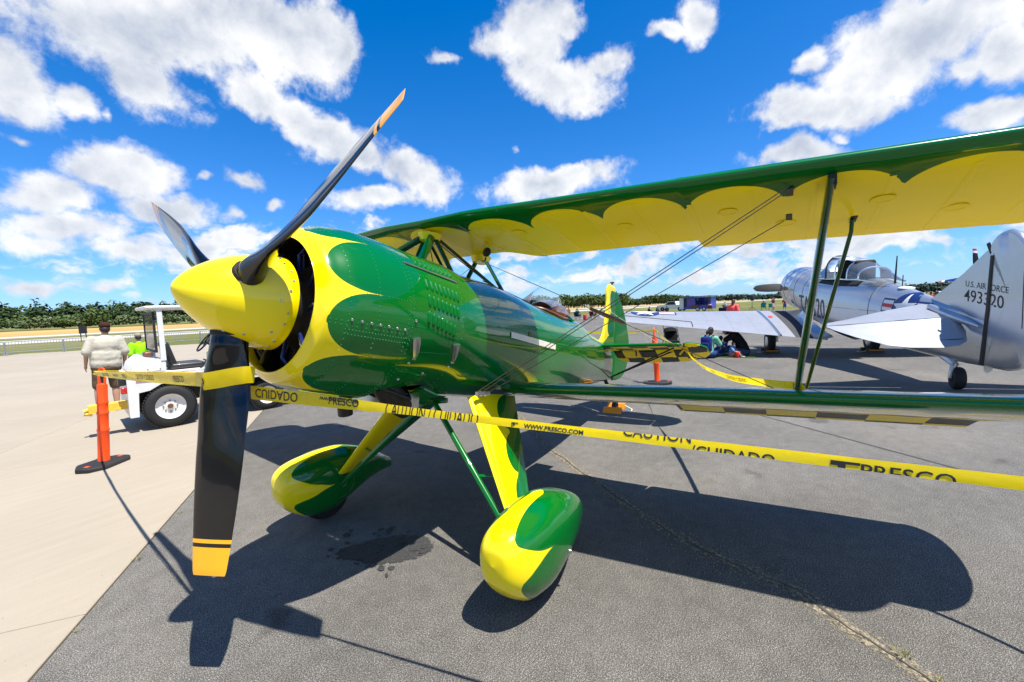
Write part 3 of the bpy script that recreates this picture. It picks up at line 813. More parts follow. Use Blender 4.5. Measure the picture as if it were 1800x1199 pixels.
b = MB(); n, tx = fnorm(-2.06, radians(3)); b.lathe([(0, .03), (.004, .03), (.004, .02), (-.01, .0)], fpt(-2.06, radians(4), .001), n, 16); b.build('drain_port', M_rust, plane)
# exhaust pipes and fittings below the nose
b = MB(); b.tube([W(-.80, .16, -.38), W(-.88, .16, -.46), W(-.97, .155, -.52), W(-1.02, .15, -.555)], [.075, .08, .075, .06], 16); b.build('exhaust_stack', M_dark, plane)
b = MB(); b.tube([W(-.70, -.12, -.40), W(-.76, -.13, -.50), W(-.79, -.14, -.60)], [.045, .046, .046], 14); b.build('exhaust_stack', M_dark, plane)
b = MB()
for k in range(7):
    y = -.25+.08*k; b.tube([W(-.7, y, -.40), W(-.8-.02*k, y+.05, -.47), W(-1.0, y*.7, -.43)], .012, 6)
b.build('belly_plumbing', M_dark, plane)
b = MB(); b.box(W(-.98, .05, -.49), (.16, .34, .10), Matrix.Rotation(-AL, 3, 'Y')); b.build('oil_cooler', M_steel, plane)
b = MB(); b.box(W(-1.02, .30, -.44), (.14, .11, .012), Matrix.Rotation(-AL-.3, 3, 'Y') @ Matrix.Rotation(.3, 3, 'X')); b.build('cowl_flap', M_green, plane)

# ---- wings
def foil(s, th):   # thickness of a rounded biplane section at chord fraction s (0 nose), camber split
    return th*5*(.2969*sqrt(max(s, 0))-.126*s-.3516*s*s+.2843*s**3-.1036*s**4)
def chord_s(n):    # samples round the section, trailing edge - top - nose - bottom - trailing edge
    a = [(.5*(1+cos(pi*i/n))) for i in range(n+1)]
    return [(s, 1) for s in a]+[(s, -1) for s in a[::-1][1:]]
def tipk(y, y1, yt):   # 1 inboard, falls to 0 round the tip
    if y <= y1: return 1.
    return max(0., 1-((y-y1)/(yt-y1))**2.4)**.5
def make_wing(name, le, te, zle, zte, y0, y1, ytip, thick, scal, ail, bottom_checks, side, ymesh=150, camber=.015):
    ys = [y0+(y1-y0)*i/ymesh for i in range(ymesh+1)]+[y1+(ytip-y1)*sin(pi/2*i/16) for i in range(1, 17)]
    cs = chord_s(34); P = []; A = []; CH = []
    for y in ys:
        k = tipk(y, y1, ytip); x0, x1 = le(y), te(min(y, y1))
        xm = x0+(x1-x0)*.45; xl = xm+(x0-xm)*max(k, .02); xr = xm+(x1-xm)*max(k, .02); row = []; ar = []
        for s, sg in cs:
            x = xl+(xr-xl)*s; zc = zle(y)+(zte(y)-zle(y))*((x-x0)/(x1-x0) if True else s)+camber*4*s*(1-s)
            t = foil(s, thick)*(k**.7)*abs(x1-x0)*2
            sag = .0035*abs(sin(pi*y/.29))**.8*(1 if .10 < s < .94 else 0)*min(1, k)
            row.append(W(x, side*y, zc+sg*(t*(.55 if sg > 0 else .45)-sag)))
            ar.append(scal(y, x0-x))
        P.append(row); A.append(ar)
    nj = len(cs); ya0, ya1, hs = ail
    def in_ail(i, j):
        yc = (ys[i]+ys[i+1])/2; sc = (cs[j][0]+cs[j+1][0])/2
        return ya0 < yc < ya1 and sc > hs
    def mf(i, j):
        yc = (ys[i]+ys[i+1])/2; sc = (cs[j][0]+cs[j+1][0])/2; up = cs[j][1] > 0 and cs[j+1][1] > 0
        if bottom_checks and not up:
            x0, x1 = le(yc), te(min(yc, y1)); x = sc*(x0-x1)
            if sc > .42: return 1 if (int(math.floor(yc/.30))+int(sc/.235)) % 2 else 2
            return 0
        return 3 if (not up and sc > .05 and not bottom_checks) else 0
    b = MB(); b.grid(P, A=A, mf=mf, skip=in_ail)
    w = b.build(name, [M_two, M_chkw, M_yelw, M_twounder], plane, angle=50, attr=True)
    b = MB(); 
    if bottom_checks:      # ailerons hang a little below the wing
        for i, y in enumerate(ys):
            x0, x1 = le(y), te(min(y, y1))
            for j, (sc, sg) in enumerate(cs):
                if sc > hs: P[i][j] = P[i][j]-BU*((sc-hs)*(x0-x1)*.19)
    b.grid(P, A=A, mf=mf, skip=lambda i, j: not in_ail(i, j))
    tb = MB(); q = 0
    for n_ in range(1, 13):
        y = .29*n_
        if y < y0 or y > y1: continue
        i = min(range(len(ys)), key=lambda k_: abs(ys[k_]-y)); rows = []; ar = []
        for j in range(36, len(cs)-1):
            if cs[j][0] < .13: continue
            p = P[i][j]; rows.append([p-BU*.0012+Vector((0, w_, 0)) for w_ in (-.014, -.012, .012, .014)]); ar.append([A[i][j]]*4)
            rows[-1][0] = rows[-1][0]+BU*.0011; rows[-1][3] = rows[-1][3]+BU*.0011
        tb.grid(rows, A=ar)
    if not bottom_checks:
        tb.build('rib_tapes', M_twounder, w, attr=True, kind='stuff')
        for yq, sq in ((.62, .36), (1.33, .52), (1.92, .36), (2.20, .62), (2.62, .40), (2.95, .62)):
            i = min(range(len(ys)), key=lambda k_: abs(ys[k_]-yq)); j = min(range(36, len(cs)), key=lambda k_: abs(cs[k_][0]-sq)); c0 = P[i][j]-BU*.002
            q_ = MB(); q_.lathe([(0, .052), (.003, .050), (.003, .044), (.0015, .043), (.0015, .0)], c0, -BU, 24); q_.build('inspection_cover', M_yelw, w)
        for yq, sq in ((2.38, .20), (2.21, .20), (2.21, .55), (2.52, .66)):
            i = min(range(len(ys)), key=lambda k_: abs(ys[k_]-yq)); j = min(range(36, len(cs)), key=lambda k_: abs(cs[k_][0]-sq)); c0 = P[i][j]-BU*.001
            q_ = MB(); q_.box(c0, (.10, .03, .006), Matrix.Rotation(-AL, 3, 'Y')); q_.build('fitting_plate', M_dark, w)
    b.build('aileron', [M_two, M_chkw, M_yelw, M_twounder], plane, angle=50, attr=True)
    return w
def up_scal(y, d):     # d metres behind the leading edge: green in front of the scallops
    t = ((y-.28)/.478) % 1; a = .062+.006*y+.225*(1-sqrt(max(0, 1-(2*t-1)**2))); return a-d
def lo_scal(y, d): return .10+.10*abs(((y/.478) % 1)*2-1)**2-d
up_le = lambda y: -1.15-.11*max(0, y-.365)
def up_te(y):
    if y < .25: return -1.845
    if y < .55: return -1.845-.235*(.5-.5*cos(pi*(y-.25)/.30))
    if y < 1.70: return -2.06-.05*(y-.55)
    return -2.285-.11*(y-1.70)
up_zl = lambda y: .752+.015*y
up_zt = lambda y: .700+.006*y
lo_le = lambda y: -1.80-.045*y
lo_te = lambda y: -2.85-.04*y if y < 1.47 else -2.82-.077*y
lo_zl = lambda y: -.402+.037*y
lo_zt = lambda y: -.508+.0314*y
for side in (1, -1):
    make_wing('upper_wing', up_le, up_te, up_zl, up_zt, 0.0, 3.27, 3.58, .125, up_scal, (1.70, 3.25, .76), False, side, 220)
    make_wing('lower_wing', lo_le, lo_te, lo_zl, lo_zt, .34, 3.22, 3.50, .115, lo_scal, (1.47, 3.21, .78), True, side, 120)
    # wing root fillet
    b = MB(); P = []
    for i in range(25):
        s = i/24; x = -1.62-1.35*s; h = .085*sin(pi*min(1, s*1.15+.08))**.7 if s < .87 else .03
        zc = -.39-.12*s; row = []
        yi = abs(fsec(x, radians(-38)).y)-.03
        for k in range(9):
            q = k/8; row.append(W(x, side*(yi+.20*q), zc+h*(1-q)**1.8+.01))
        P.append(row)
    b.grid(P); b.build('wing_root_fillet', M_green, plane, angle=60)
b = MB()
for y in (-.06, .13): b.lathe([(0, .03), (.02, .03), (.025, .015), (.03, .0)], W(-1.35, y, .80), BU, 14)
b.build('fuel_cap', M_yellow, plane)

# ---- struts
def strut(name, p, q, w, k, mat=None, parent=None):
    b = MB(); b.tube([p, q], w, 14, flat=(BA, k)); return b.build(name, mat or M_strut, parent or plane)
for s in (1, -1):
    o = strut('interplane_strut', W(-1.47, s*2.38, .745), W(-2.13, s*2.262, -.30), .068, .28)
    b = MB(); 
    for p in (W(-1.47, s*2.38, .715), W(-2.11, s*2.265, -.262)): b.box(p, (.07, .035, .05), Matrix.Rotation(-AL, 3, 'Y'))
    b.build('strut_fitting', M_dark, o)
    b = MB(); b.tube([W(-2.05, s*2.52, .715), W(-2.09, s*2.52, .655), W(-2.68, s*2.325, -.30), W(-2.69, s*2.32, -.38)], .014, 10, flat=(BA, .8)); b.build('slave_strut', M_strut, plane)
    # cabane
    ft = W(-1.27, .0, .70); rt = W(-1.90, .0, .70)
    strut('cabane_strut', ft+Vector((0, s*.03, 0)), fpt(-.97, radians(90-s*27), -.02), .030, .5)
    strut('cabane_strut', ft+Vector((0, s*.03, 0)), fpt(-1.30, radians(90-s*25), -.02), .024, .6)
    strut('cabane_strut', rt+Vector((0, s*.03, 0)), fpt(-1.93, radians(90-s*30), -.02), .026, .5)
    strut('cabane_brace', ft+Vector((0, s*.035, -.01)), fpt(-1.88, radians(90-s*28), -.02), .013, .9)
for p in (W(-1.27, 0, .695), W(-1.90, 0, .70)):
    b = MB(); b.lathe([(-.05, .0), (-.05, .07), (.0, .09), (.03, .0)], p, BU, 20); b.build('cabane_fitting', M_yellow, plane)
b = MB(); b.tube([W(-1.90, .02, .66), W(-1.75, .16, .62), W(-1.70, .20, .62)], .008, 6); b.lathe([(0, .0), (.01, .035), (.02, .038), (.03, .0)], W(-1.70, .22, .66), BA, 14); b.build('rear_mirror', M_dark, plane)
# ---- wires
def wire(p, q, r=.0026, name='flying_wire', mat=None, sag=0.):
    b = MB(); pts = [Vector(p).lerp(Vector(q), i/6)-Vector((0, 0, sag*4*(i/6)*(1-i/6))) for i in range(7)]
    b.tube(pts, r, 6); return b.build(name, mat or M_wire, plane)
for s in (1, -1):
    wire(W(-1.42, s*.40, -.425), W(-1.44, s*2.21, .715)); wire(W(-1.47, s*.40, -.43), W(-1.50, s*2.21, .72)); wire(W(-1.52, s*.42, -.43), W(-1.94, s*2.20, .72))
    wire(W(-1.90, s*.02, .66), W(-2.20, s*2.16, -.28), name='landing_wire')
    wire(W(-1.29, s*.03, .66), W(-1.75, s*.30, .36), .004, 'cabane_wire')
    j0, j1 = Vector(W(-1.90, s*.02, .66)).lerp(W(-2.20, s*2.16, -.28), .44), Vector(W(-1.90, s*.02, .66)).lerp(W(-2.20, s*2.16, -.28), .56)
    b = MB(); b.tube([j0, j0.lerp(j1, .5), j1], [.012, .016, .012], 8); b.build('javelin', M_brown, plane)
    b = MB()
    for k in (0, .05, .1): b.box(W(-1.44-k, s*.41, -.43), (.05, .02, .03))
    b.build('wire_fitting', M_steel, plane)
for k in range(3):
    pass
b = MB()
for q in (-.18, .18): b.tube([fpt(-1.72, radians(90-q*100), .01), fpt(-2.55, radians(90-q*120), .012)], .004, 5)
b.build('hatch_cable', M_dark, plane)
# ---- landing gear
for s in (1, -1):
    def LP(f, sx):     # leg fairing section point: f 0 top .. 1 bottom
        a = W(-1.42, s*.33, -.46).lerp(Vector((-.02, s*.85, .34)), f); c_ = W(-2.05, s*.33, -.46).lerp(Vector((-.26, s*.85, .34)), f)
        return a.lerp(c_, sx)
    P = []; A = []
    for i in range(41):
        f = i/40; row = []; ar = []; n = Vector((0, s*.8, .5)).normalized(); ch = (LP(f, 0)-LP(f, 1)).length
        for sx, sg in chord_s(12):
            row.append(LP(f, sx)+n*sg*foil(sx, .13)*ch)
            t = (f*2.9+.02) % 1; edge = .44+.34*(1-sqrt(max(0, 1-(2*t-1)**2)))
            ar.append(sx-edge)
        P.append(row); A.append(ar)
    b = MB(); b.grid(P, A=A); b.build('gear_leg', M_two, plane, attr=True, angle=60)
    foot = Vector((-.06, s*.80, .30)); top = W(-1.40, s*.05, -.53)
    b = MB(); b.tube([top, foot], .021, 10); b.build('gear_strut', M_green, plane)
    b = MB(); b.tube([top.lerp(foot, .60), LP(.66, .25)], .012, 8); b.build('gear_brace', M_green, plane)
    b = MB(); b.tube([W(-1.0, s*.12, -.45), top, W(-1.45, -s*.12, -.50)], .02, 8); b.build('gear_mount', M_green, plane)
    # wheel fairing
    stp = [(.375, .385, .385, .004), (.362, .465, .295, .072), (.32, .513, .22, .116), (.25, .542, .15, .146), (.15, .558, .090, .168), (0, .570, .07, .182), (-.15, .563, .105, .180), (-.30, .525, .155, .162), (-.45, .46, .19, .125), (-.60, .365, .20, .075), (-.72, .28, .195, .02)]
    xs = [-q[0] for q in stp]; P = []; A = []
    def pant(x, t):
        T, Bt, hw = (hermite(xs, [q[k] for q in stp], -x) for k in (1, 2, 3)); zc = (T+Bt)/2
        C, S = cos(t), sin(t); e = 2/2.5
        return Vector((x, s*.984+hw*math.copysign(abs(C)**e, C), zc+(T-Bt)/2*math.copysign(abs(S)**e, S)))
    def ppat(x, t):       # two green lobes each side, yellow nose, a spike between them and a yellow ridge on top
        a = math.degrees(math.atan2(sin(t), abs(cos(t)))); q = (.298-x)/.43
        if q <= 0: return -.02+q*.1
        h = 39*(1-(1-min(q, 1))**2.9)**.52+max(0, q-1)*45
        sh_ = 11 if cos(t)*s > 0 else 0
        return (h-min(abs(a-40-sh_*.6), abs(a+38-sh_)))*.002
    for i in range(73):
        x = .375-1.095*(1-cos(pi*i/72))/2; row = []; ar = []
        for j in range(72):
            t = 2*pi*j/72; row.append(pant(x, t)); ar.append(ppat(x, t))
        P.append(row); A.append(ar)
    b = MB(); b.grid(P, cv=True, A=A); b.fan([72*72+j for j in range(72)], (-.722, s*.984, .215), a=.1)
    wf = b.build('wheel_fairing', M_two, plane, attr=True, angle=60)
    b = MB(); prof = [(-.068, .10), (-.07, .16), (-.055, .195), (-.03, .207), (0, .21), (.03, .207), (.055, .195), (.07, .16), (.068, .10)]
    b.lathe(prof, (-.03, s*.984, .209), (0, 1, 0), 40); b.build('tyre', M_black, wf)
    b = MB(); dome(b, Vector((-.15, s*1.158, .245)), (0, s, 0), .014, .8, 10); dome(b, Vector((-.08, s*.812, .30)), (0, -s, 0), .035, .5, 14); b.build('axle_bolt', M_steel, wf)
    b = MB()
    for k in range(26):
        t = radians(80+k*8); x, z = -.08+.105*cos(t), .30+.115*sin(t); T, Bt, hw = (hermite(xs, [q[k2] for q in stp], -x) for k2 in (1, 2, 3)); zc = (T+Bt)/2
        S = max(-1, min(1, (z-zc)/((T-Bt)/2))); y = s*.984-s*hw*max(0, 1-abs(S)**2.5)**(1/2.5); dome(b, Vector((x, y, z)), (0, -s, 0), .0038, .7, 6)
    b.build('fairing_rivets', M_steel, wf, kind='stuff')
# ---- tail
def slabfoil(outline, hw, axis, mat, name, pat=None, mats=None, parent=None, inset=.03, mfn=None):
    """flat tail surface with rounded edges: outline in airframe coordinates, hw half thickness along axis"""
    o = [Vector(p) for p in outline]; c = sum(o, Vector())/len(o); ax = Vector(axis); b = MB(); n = len(o)
    def dense(loop, k): 
        r = []
        for i in range(len(loop)):
            for q in range(k): r.append(loop[i].lerp(loop[(i+1) % len(loop)], q/k))
        return r
    o = dense(o, 6); n = len(o); rows = []
    for sgn in (1, -1):
        seq = []
        for f in (1., .985, .95, .85, .7, .5, .3, .12, .02):
            hh = hw*min(1, ((1-f)/.15))**.5 if f > .85 else hw
            seq.append([W(c+(p-c)*f+ax*sgn*hh) for p in o])
        A = [[(pat(c+(p-c)*f) if pat else 0) for p in o] for f in (1., .985, .95, .85, .7, .5, .3, .12, .02)]
        b.grid(seq, cv=True, A=A, flip=sgn < 0, mf=mfn)
    return b.build(name, mats or mat, parent or plane, attr=True, angle=40)
finl = [(-4.72, 0, .24), (-4.86, 0, .33), (-4.93, 0, .50), (-4.97, 0, .70), (-5.00, 0, .88), (-4.99, 0, 1.00), (-5.01, 0, 1.10), (-5.10, 0, 1.155), (-5.25, 0, 1.16), (-5.34, 0, 1.12), (-5.34, 0, .2)]
rudl = [(-5.35, 0, 1.11), (-5.47, 0, 1.06), (-5.66, 0, .94), (-5.86, 0, .76), (-6.03, 0, .55), (-6.12, 0, .36), (-6.13, 0, .18), (-6.06, 0, .0), (-5.92, 0, -.15), (-5.70, 0, -.24), (-5.45, 0, -.28), (-5.35, 0, -.27)]
def finpat(p):
    t = ((p.z-.02)/.36) % 1; edge = .10+.13*(1-sqrt(max(0, 1-(2*t-1)**2)))+max(0, .42-p.z)*.25
    le = hermite([.24, .33, .5, .7, .88, 1.0, 1.1, 1.16], [4.72, 4.86, 4.93, 4.97, 5.0, 4.99, 5.01, 5.1], p.z)
    if p.z > 1.07: return -.05+( -p.x-5.16)*.3
    return (-p.x-le)-edge
def vsurf(name, z0, z1, xl, xt, mat, hw, pat=None):
    ss = [.5*(1-cos(pi*k/26)) for k in range(27)]; P = []; A = []
    for i in range(61):
        z = z0+(z1-z0)*.5*(1-cos(pi*i/60)); a, c_ = xl(z), xt(z); row = []; ar = []; e_ = min(1, sqrt(max(0, min(z1-z, z-z0))/.03)+.05)
        for s_, sg in [(q, 1) for q in ss[::-1]]+[(q, -1) for q in ss[1:]]:
            x = a+(c_-a)*s_; h = hw*e_*min(1, (s_/.10)**.5, ((1-s_)/.03)**.5 if s_ > .9 else 1); row.append(W(x, sg*h, z)); ar.append(pat(Vector((x, 0, z))) if pat else 0)
        P.append(row); A.append(ar)
    b = MB(); b.grid(P, A=A); return b.build(name, mat, plane, attr=True, angle=50)
_fl = ([.20, .24, .30, .38, .50, .70, .88, 1.00, 1.07, 1.12, 1.15, 1.162], [-4.62, -4.72, -4.81, -4.88, -4.93, -4.97, -5.0, -4.985, -4.995, -5.03, -5.09, -5.16])
vsurf('fin', .20, 1.162, lambda z: hermite(*_fl, z), lambda z: -5.34+.0*z if z < 1.12 else -5.34+.10*((z-1.12)/.042), M_two, .024, finpat)
_rt = ([-.28, -.27, -.24, -.15, 0, .18, .36, .55, .76, .94, 1.06, 1.11], [-5.42, -5.52, -5.70, -5.92, -6.06, -6.13, -6.12, -6.03, -5.86, -5.66, -5.47, -5.37])
vsurf('rudder', -.28, 1.11, lambda z: -5.35, lambda z: hermite(*_rt, z), M_greenf, .022)
b = MB(); b.lathe([(0, .012), (.03, .012), (.035, .03), (.05, .035), (.06, .0)], W(-5.22, 0, 1.155), BU, 12); b.build('tail_beacon', M_brown, plane)
for s in (1, -1):
    stl = [(-4.62, s*.06, .185), (-4.66, s*.5, .205), (-4.72, s*.95, .225), (-4.76, s*1.10, .23), (-5.02, s*1.10, .205), (-5.03, s*.06, .16)]
    ell = [(-5.05, s*.12, .155), (-5.04, s*1.10, .20), (-4.78, s*1.11, .238), (-4.72, s*1.17, .244), (-4.77, s*1.28, .24), (-4.95, s*1.38, .205), (-5.15, s*1.40, .155), (-5.32, s*1.30, .10), (-5.42, s*1.05, .06), (-5.46, s*.6, .03), (-5.40, s*.2, .02), (-5.30, s*.12, .06)]
    def chk_tail(base_x, rows_):
        pass
    for nm, ol in (('stabilizer', stl), ('elevator', ell)):
        # top skin green, underside checkered panels cut as separate faces
        o = [Vector(p) for p in ol]
        b = MB(); NX, NY = 40, 60
        xs_ = [p.x for p in o]; ys_ = [abs(p.y) for p in o]; x0, x1, y0, y1 = min(xs_), max(xs_), min(ys_), max(ys_)
        def inside(x, y):
            c = False; n = len(o)
            for i in range(n):
                a_, c_ = o[i], o[(i+1) % n]; ya, yc = abs(a_.y), abs(c_.y)
                if (ya > y) != (yc > y) and x < (c_.x-a_.x)*(y-ya)/(yc-ya)+a_.x: c = not c
            return c
        # spanwise strips clipped to the outline
        def span(y):
            xr = []; n = len(o)
            for i in range(n):
                a_, c_ = o[i], o[(i+1) % n]; ya, yc = abs(a_.y), abs(c_.y)
                if (ya > y) != (yc > y):
                    f = (y-ya)/(yc-ya); xr.append((a_.x+(c_.x-a_.x)*f, a_.z+(c_.z-a_.z)*f))
            xr.sort(); return xr[-1], xr[0]
        rows = []; YS = [y0+.001+(y1-y0-.002)*i/NY for i in range(NY+1)]
        SS = [0, .012, .04]+[.04+.92*k/24 for k in range(1, 24)]+[.96, .988, 1.]
        for sg in (1, -1):
            P = []
            for y in YS:
                (xa, za), (xb_, zb_) = span(y); row = []
                for f in SS:
                    h = .02*min(1, (min(f, 1-f)/.04))**.5*(1 if y < y1-.02 else .3)
                    row.append(W(xa+(xb_-xa)*f, s*y, za+(zb_-za)*f+sg*h))
                P.append(row)
            def mf(i, j, sg=sg):
                if sg > 0: return 0
                y = (YS[i]+YS[i+1])/2; (xa, za), (xb_, zb_) = span(y); x = xa+(xb_-xa)*(SS[j]+SS[j+1])/2
                if xa-x < .03 and nm == 'stabilizer': return 0
                return 1 if (int(math.floor((y+(x+5)*.1)/.235))+int(math.floor((x+5.04)/.22))) % 2 else 2
            b.grid(P, mf=mf, sm=True)
        b.build(nm, [M_greenf, M_chkw, M_yelw], plane, angle=40)
    b = MB()
    for xx in (-4.85, -5.08): b.tube([W(-5.20, s*.03, -.24), W(xx, s*1.0, .19)], .010, 8)
    b.build('tail_brace', M_dark, plane)
    b = MB(); b.tube([W(-4.9, s*.02, .75), W(-4.9, s*.85, .21)], .004, 6); b.build('tail_wire', M_wire, plane)
    b = MB()
    for y in (.45, .55, 1.0): b.box(W(-5.06, s*y, .13), (.03, .012, .10))
    b.build('elevator_hinge', M_dark, plane)
b = MB(); b.tube([W(-5.05, 0, -.26), W(-5.32, 0, -.42), W(-5.45, 0, -.55)], [.02, .018, .015], 8, flat=(BA, 1.6)); b.build('tailwheel_spring', M_dark, plane)
tw = W(-5.46, 0, -.0); tw.z = .085
b = MB(); b.lathe([(-.03, .03), (-.032, .065), (-.015, .083), (.015, .083), (.032, .065), (.03, .03), (-.03, .03)], (tw.x, 0, .085), (0, 1, 0), 24); b.build('tailwheel', M_black, plane)
# ---- cockpit
b = MB()
P = []
for i in range(19):
    t = -1.25+2.5*i/18; row = []
    for k in range(9):
        q = k/8; x = -2.72-.30*q; r = .235-.03*q; row.append(W(x-.10*abs(sin(t))**2, r*sin(t)*1.05, .36+(.12+.20*q)*max(0, cos(t))**.8))
    P.append(row)
b.grid(P); b.build('windscreen', M_glass, plane, angle=0)
b = MB(); P = []
for i in range(21):
    x = -2.98-.62*i/20; q = sin(pi*min(1, .25+.75*i/20)); row = []
    for j in range(19):
        t = -1.4+2.8*j/18; row.append(W(x, .215*sin(t)*(1-.3*(i/20)**2), .37+.19*q*cos(t)))
    P.append(row)
b.grid(P); b.build('canopy', M_glass, plane, angle=0)
b = MB(); pts = [fpt(-3.10-.33*cos(a), radians(90)-.62*sin(a), .0)+BU*.012 for a in [2*pi*k/28 for k in range(29)]]
b.tube(pts, .016, 8); b.build('cockpit_coaming', M_brown, plane)
b = MB(); b.box(W(-3.1, 0, .12), (.6, .42, .02)); b.rbox(W(-3.36, 0, .34), (.10, .34, .34), .04, Matrix.Rotation(-AL-.2, 3, 'Y')); b.build('pilot_seat', M_brown, plane)

# ================================================================ silver trainer aircraft
M_silver = simple('aluminium lacquer', (.50, .52, .55, 1), .30, .72, .3, .07, 2.)
M_silverw = simple('aluminium lacquer wing', (.40, .41, .43, 1), .40, .45, .2, .07, 2.)
M_seam = simple('panel seam grey', (.22, .23, .25, 1), .5)
M_alu = simple('polished aluminium', (.66, .68, .70, 1), .20, .9, .2, .08, 3.)
M_numb = simple('faded black number paint', (.03, .034, .045, 1), .5, var=.2)
M_navy = simple('insignia blue', (.008, .03, .14, 1), .4, var=.05)
M_star = simple('insignia white', (.8, .8, .78, 1), .4, var=.04)
M_insred = simple('insignia red', (.55, .02, .015, 1), .4, var=.04)
M_walk = simple('grey walkway paint', (.05, .05, .055, 1), .85, var=.2, vs=30)
M_seal = simple('black seal', (.015, .015, .015, 1), .6)
M_grey = simple('dark grey propeller paint', (.022, .022, .024, 1), .6, spec=.15)
M_cock = simple('cockpit dark', (.012, .014, .012, 1), .8)
T = thing('trainer_airplane', 'silver low-wing trainer airplane marked U.S. AIR FORCE 493320 on its fin', 'airplane', (-13.513, 3.136, 0), radians(196))
TS = [(.60, 2.50, 1.26, .62, 2), (.2, 2.44, 1.10, .60, 2.1), (-.4, 2.27, .92, .56, 2.3), (-1.4, 2.12, .78, .52, 2.6), (-2.4, 2.03, .68, .47, 2.6), (-3.2, 2.00, .63, .43, 2.3),
      (-3.75, 1.875, .59, .38, 2.1), (-4.5, 1.685, .535, .30, 2.1), (-5.1, 1.535, .50, .22, 2), (-5.8, 1.36, .47, .13, 2), (-6.30, 1.20, .47, .05, 2)]
_tx = [-s[0] for s in TS]
def tsec(x, t, off=0.):
    tp, bt, hw, n = (hermite(_tx, [s[k] for s in TS], -x) for k in (1, 2, 3, 4)); C, S = cos(t), sin(t); e = 2/n
    return Vector((x, (hw+off)*math.copysign(abs(C)**e, C), (tp+bt)/2+((tp-bt)/2+off)*math.copysign(abs(S)**e, S)))
def tside(x, z, off=.004):   # point on the port skin at height z
    tp, bt, hw, n = (hermite(_tx, [s[k] for s in TS], -x) for k in (1, 2, 3, 4)); s = max(-1, min(1, (z-(tp+bt)/2)/((tp-bt)/2)))
    return Vector((x, hw*max(0, 1-abs(s)**n)**(1/n)+off, z))
b = MB(); P = [[tsec(.6-6.9*i/90, 2*pi*j/72) for j in range(72)] for i in range(91)]; b.grid(P, cv=True); b.build('fuselage', M_silver, T, angle=40)
b = MB()
for xx in (.25, -.3, -3.62): b.tube([tsec(xx, 2*pi*j/48, .001) for j in range(49)], .006, 4, caps=False)
for z0, z1 in ((1.98, 1.80), (1.45, 1.3)): b.tube([tside(-.4-.5*k, z0+(z1-z0)*k/7, .0) for k in range(8)], .004, 4)
b.build('skin_seam', M_seal, T, kind='stuff')
ax = Vector((1, 0, .11)).normalized(); co = Vector((.62, 0, 1.88))
b = MB(); b.lathe([(-.02, .60), (0, .645), (.30, .665), (.34, .66)], co, ax, 48); b.build('engine_cover', M_alu, T)
b = MB(); b.lathe([(.39, .655), (.45, .668), (.72, .66), (.86, .60), (.915, .52), (.90, .49), (.80, .50), (.45, .60), (.39, .655)], co, ax, 56); b.build('cowling', M_alu, T)
b = MB(); b.lathe([(.30, .1), (.30, .635), (.42, .635), (.6, .45), (.6, .1)], co, ax, 40); b.build('engine', M_dark, T)
b = MB()
hb = co+ax*1.13
b.lathe([(-.25, .16), (-.1, .13), (.0, .10), (.09, .07), (.12, 0)], hb, ax, 24); b.build('propeller_hub', M_alu, T)
for s, mt in ((1, 'b'), (-1, 'a')):
    b = MB(); P = []
    for i in range(25):
        r = .08+1.27*i/24; ch = .07+.12*sin(pi*min(1, (i/24)*.8+.1)); ch *= sqrt(max(.02, 1-max(0, (i/24-.9)/.1)**2)); row = []
        be = radians(50-30*i/24)
        for j in range(12):
            a = 2*pi*j/12; u, v = cos(a)*ch*.8, sin(a)*.025*(1.2-i/24)
            row.append(hb+Vector((0, s*r, 0))+Vector((0, 0, 1))*(u*cos(be)*s)+ax*(u*sin(be)+v))
        P.append(row)
    b.grid(P, cv=True); b.build('propeller_blade', M_grey, T)
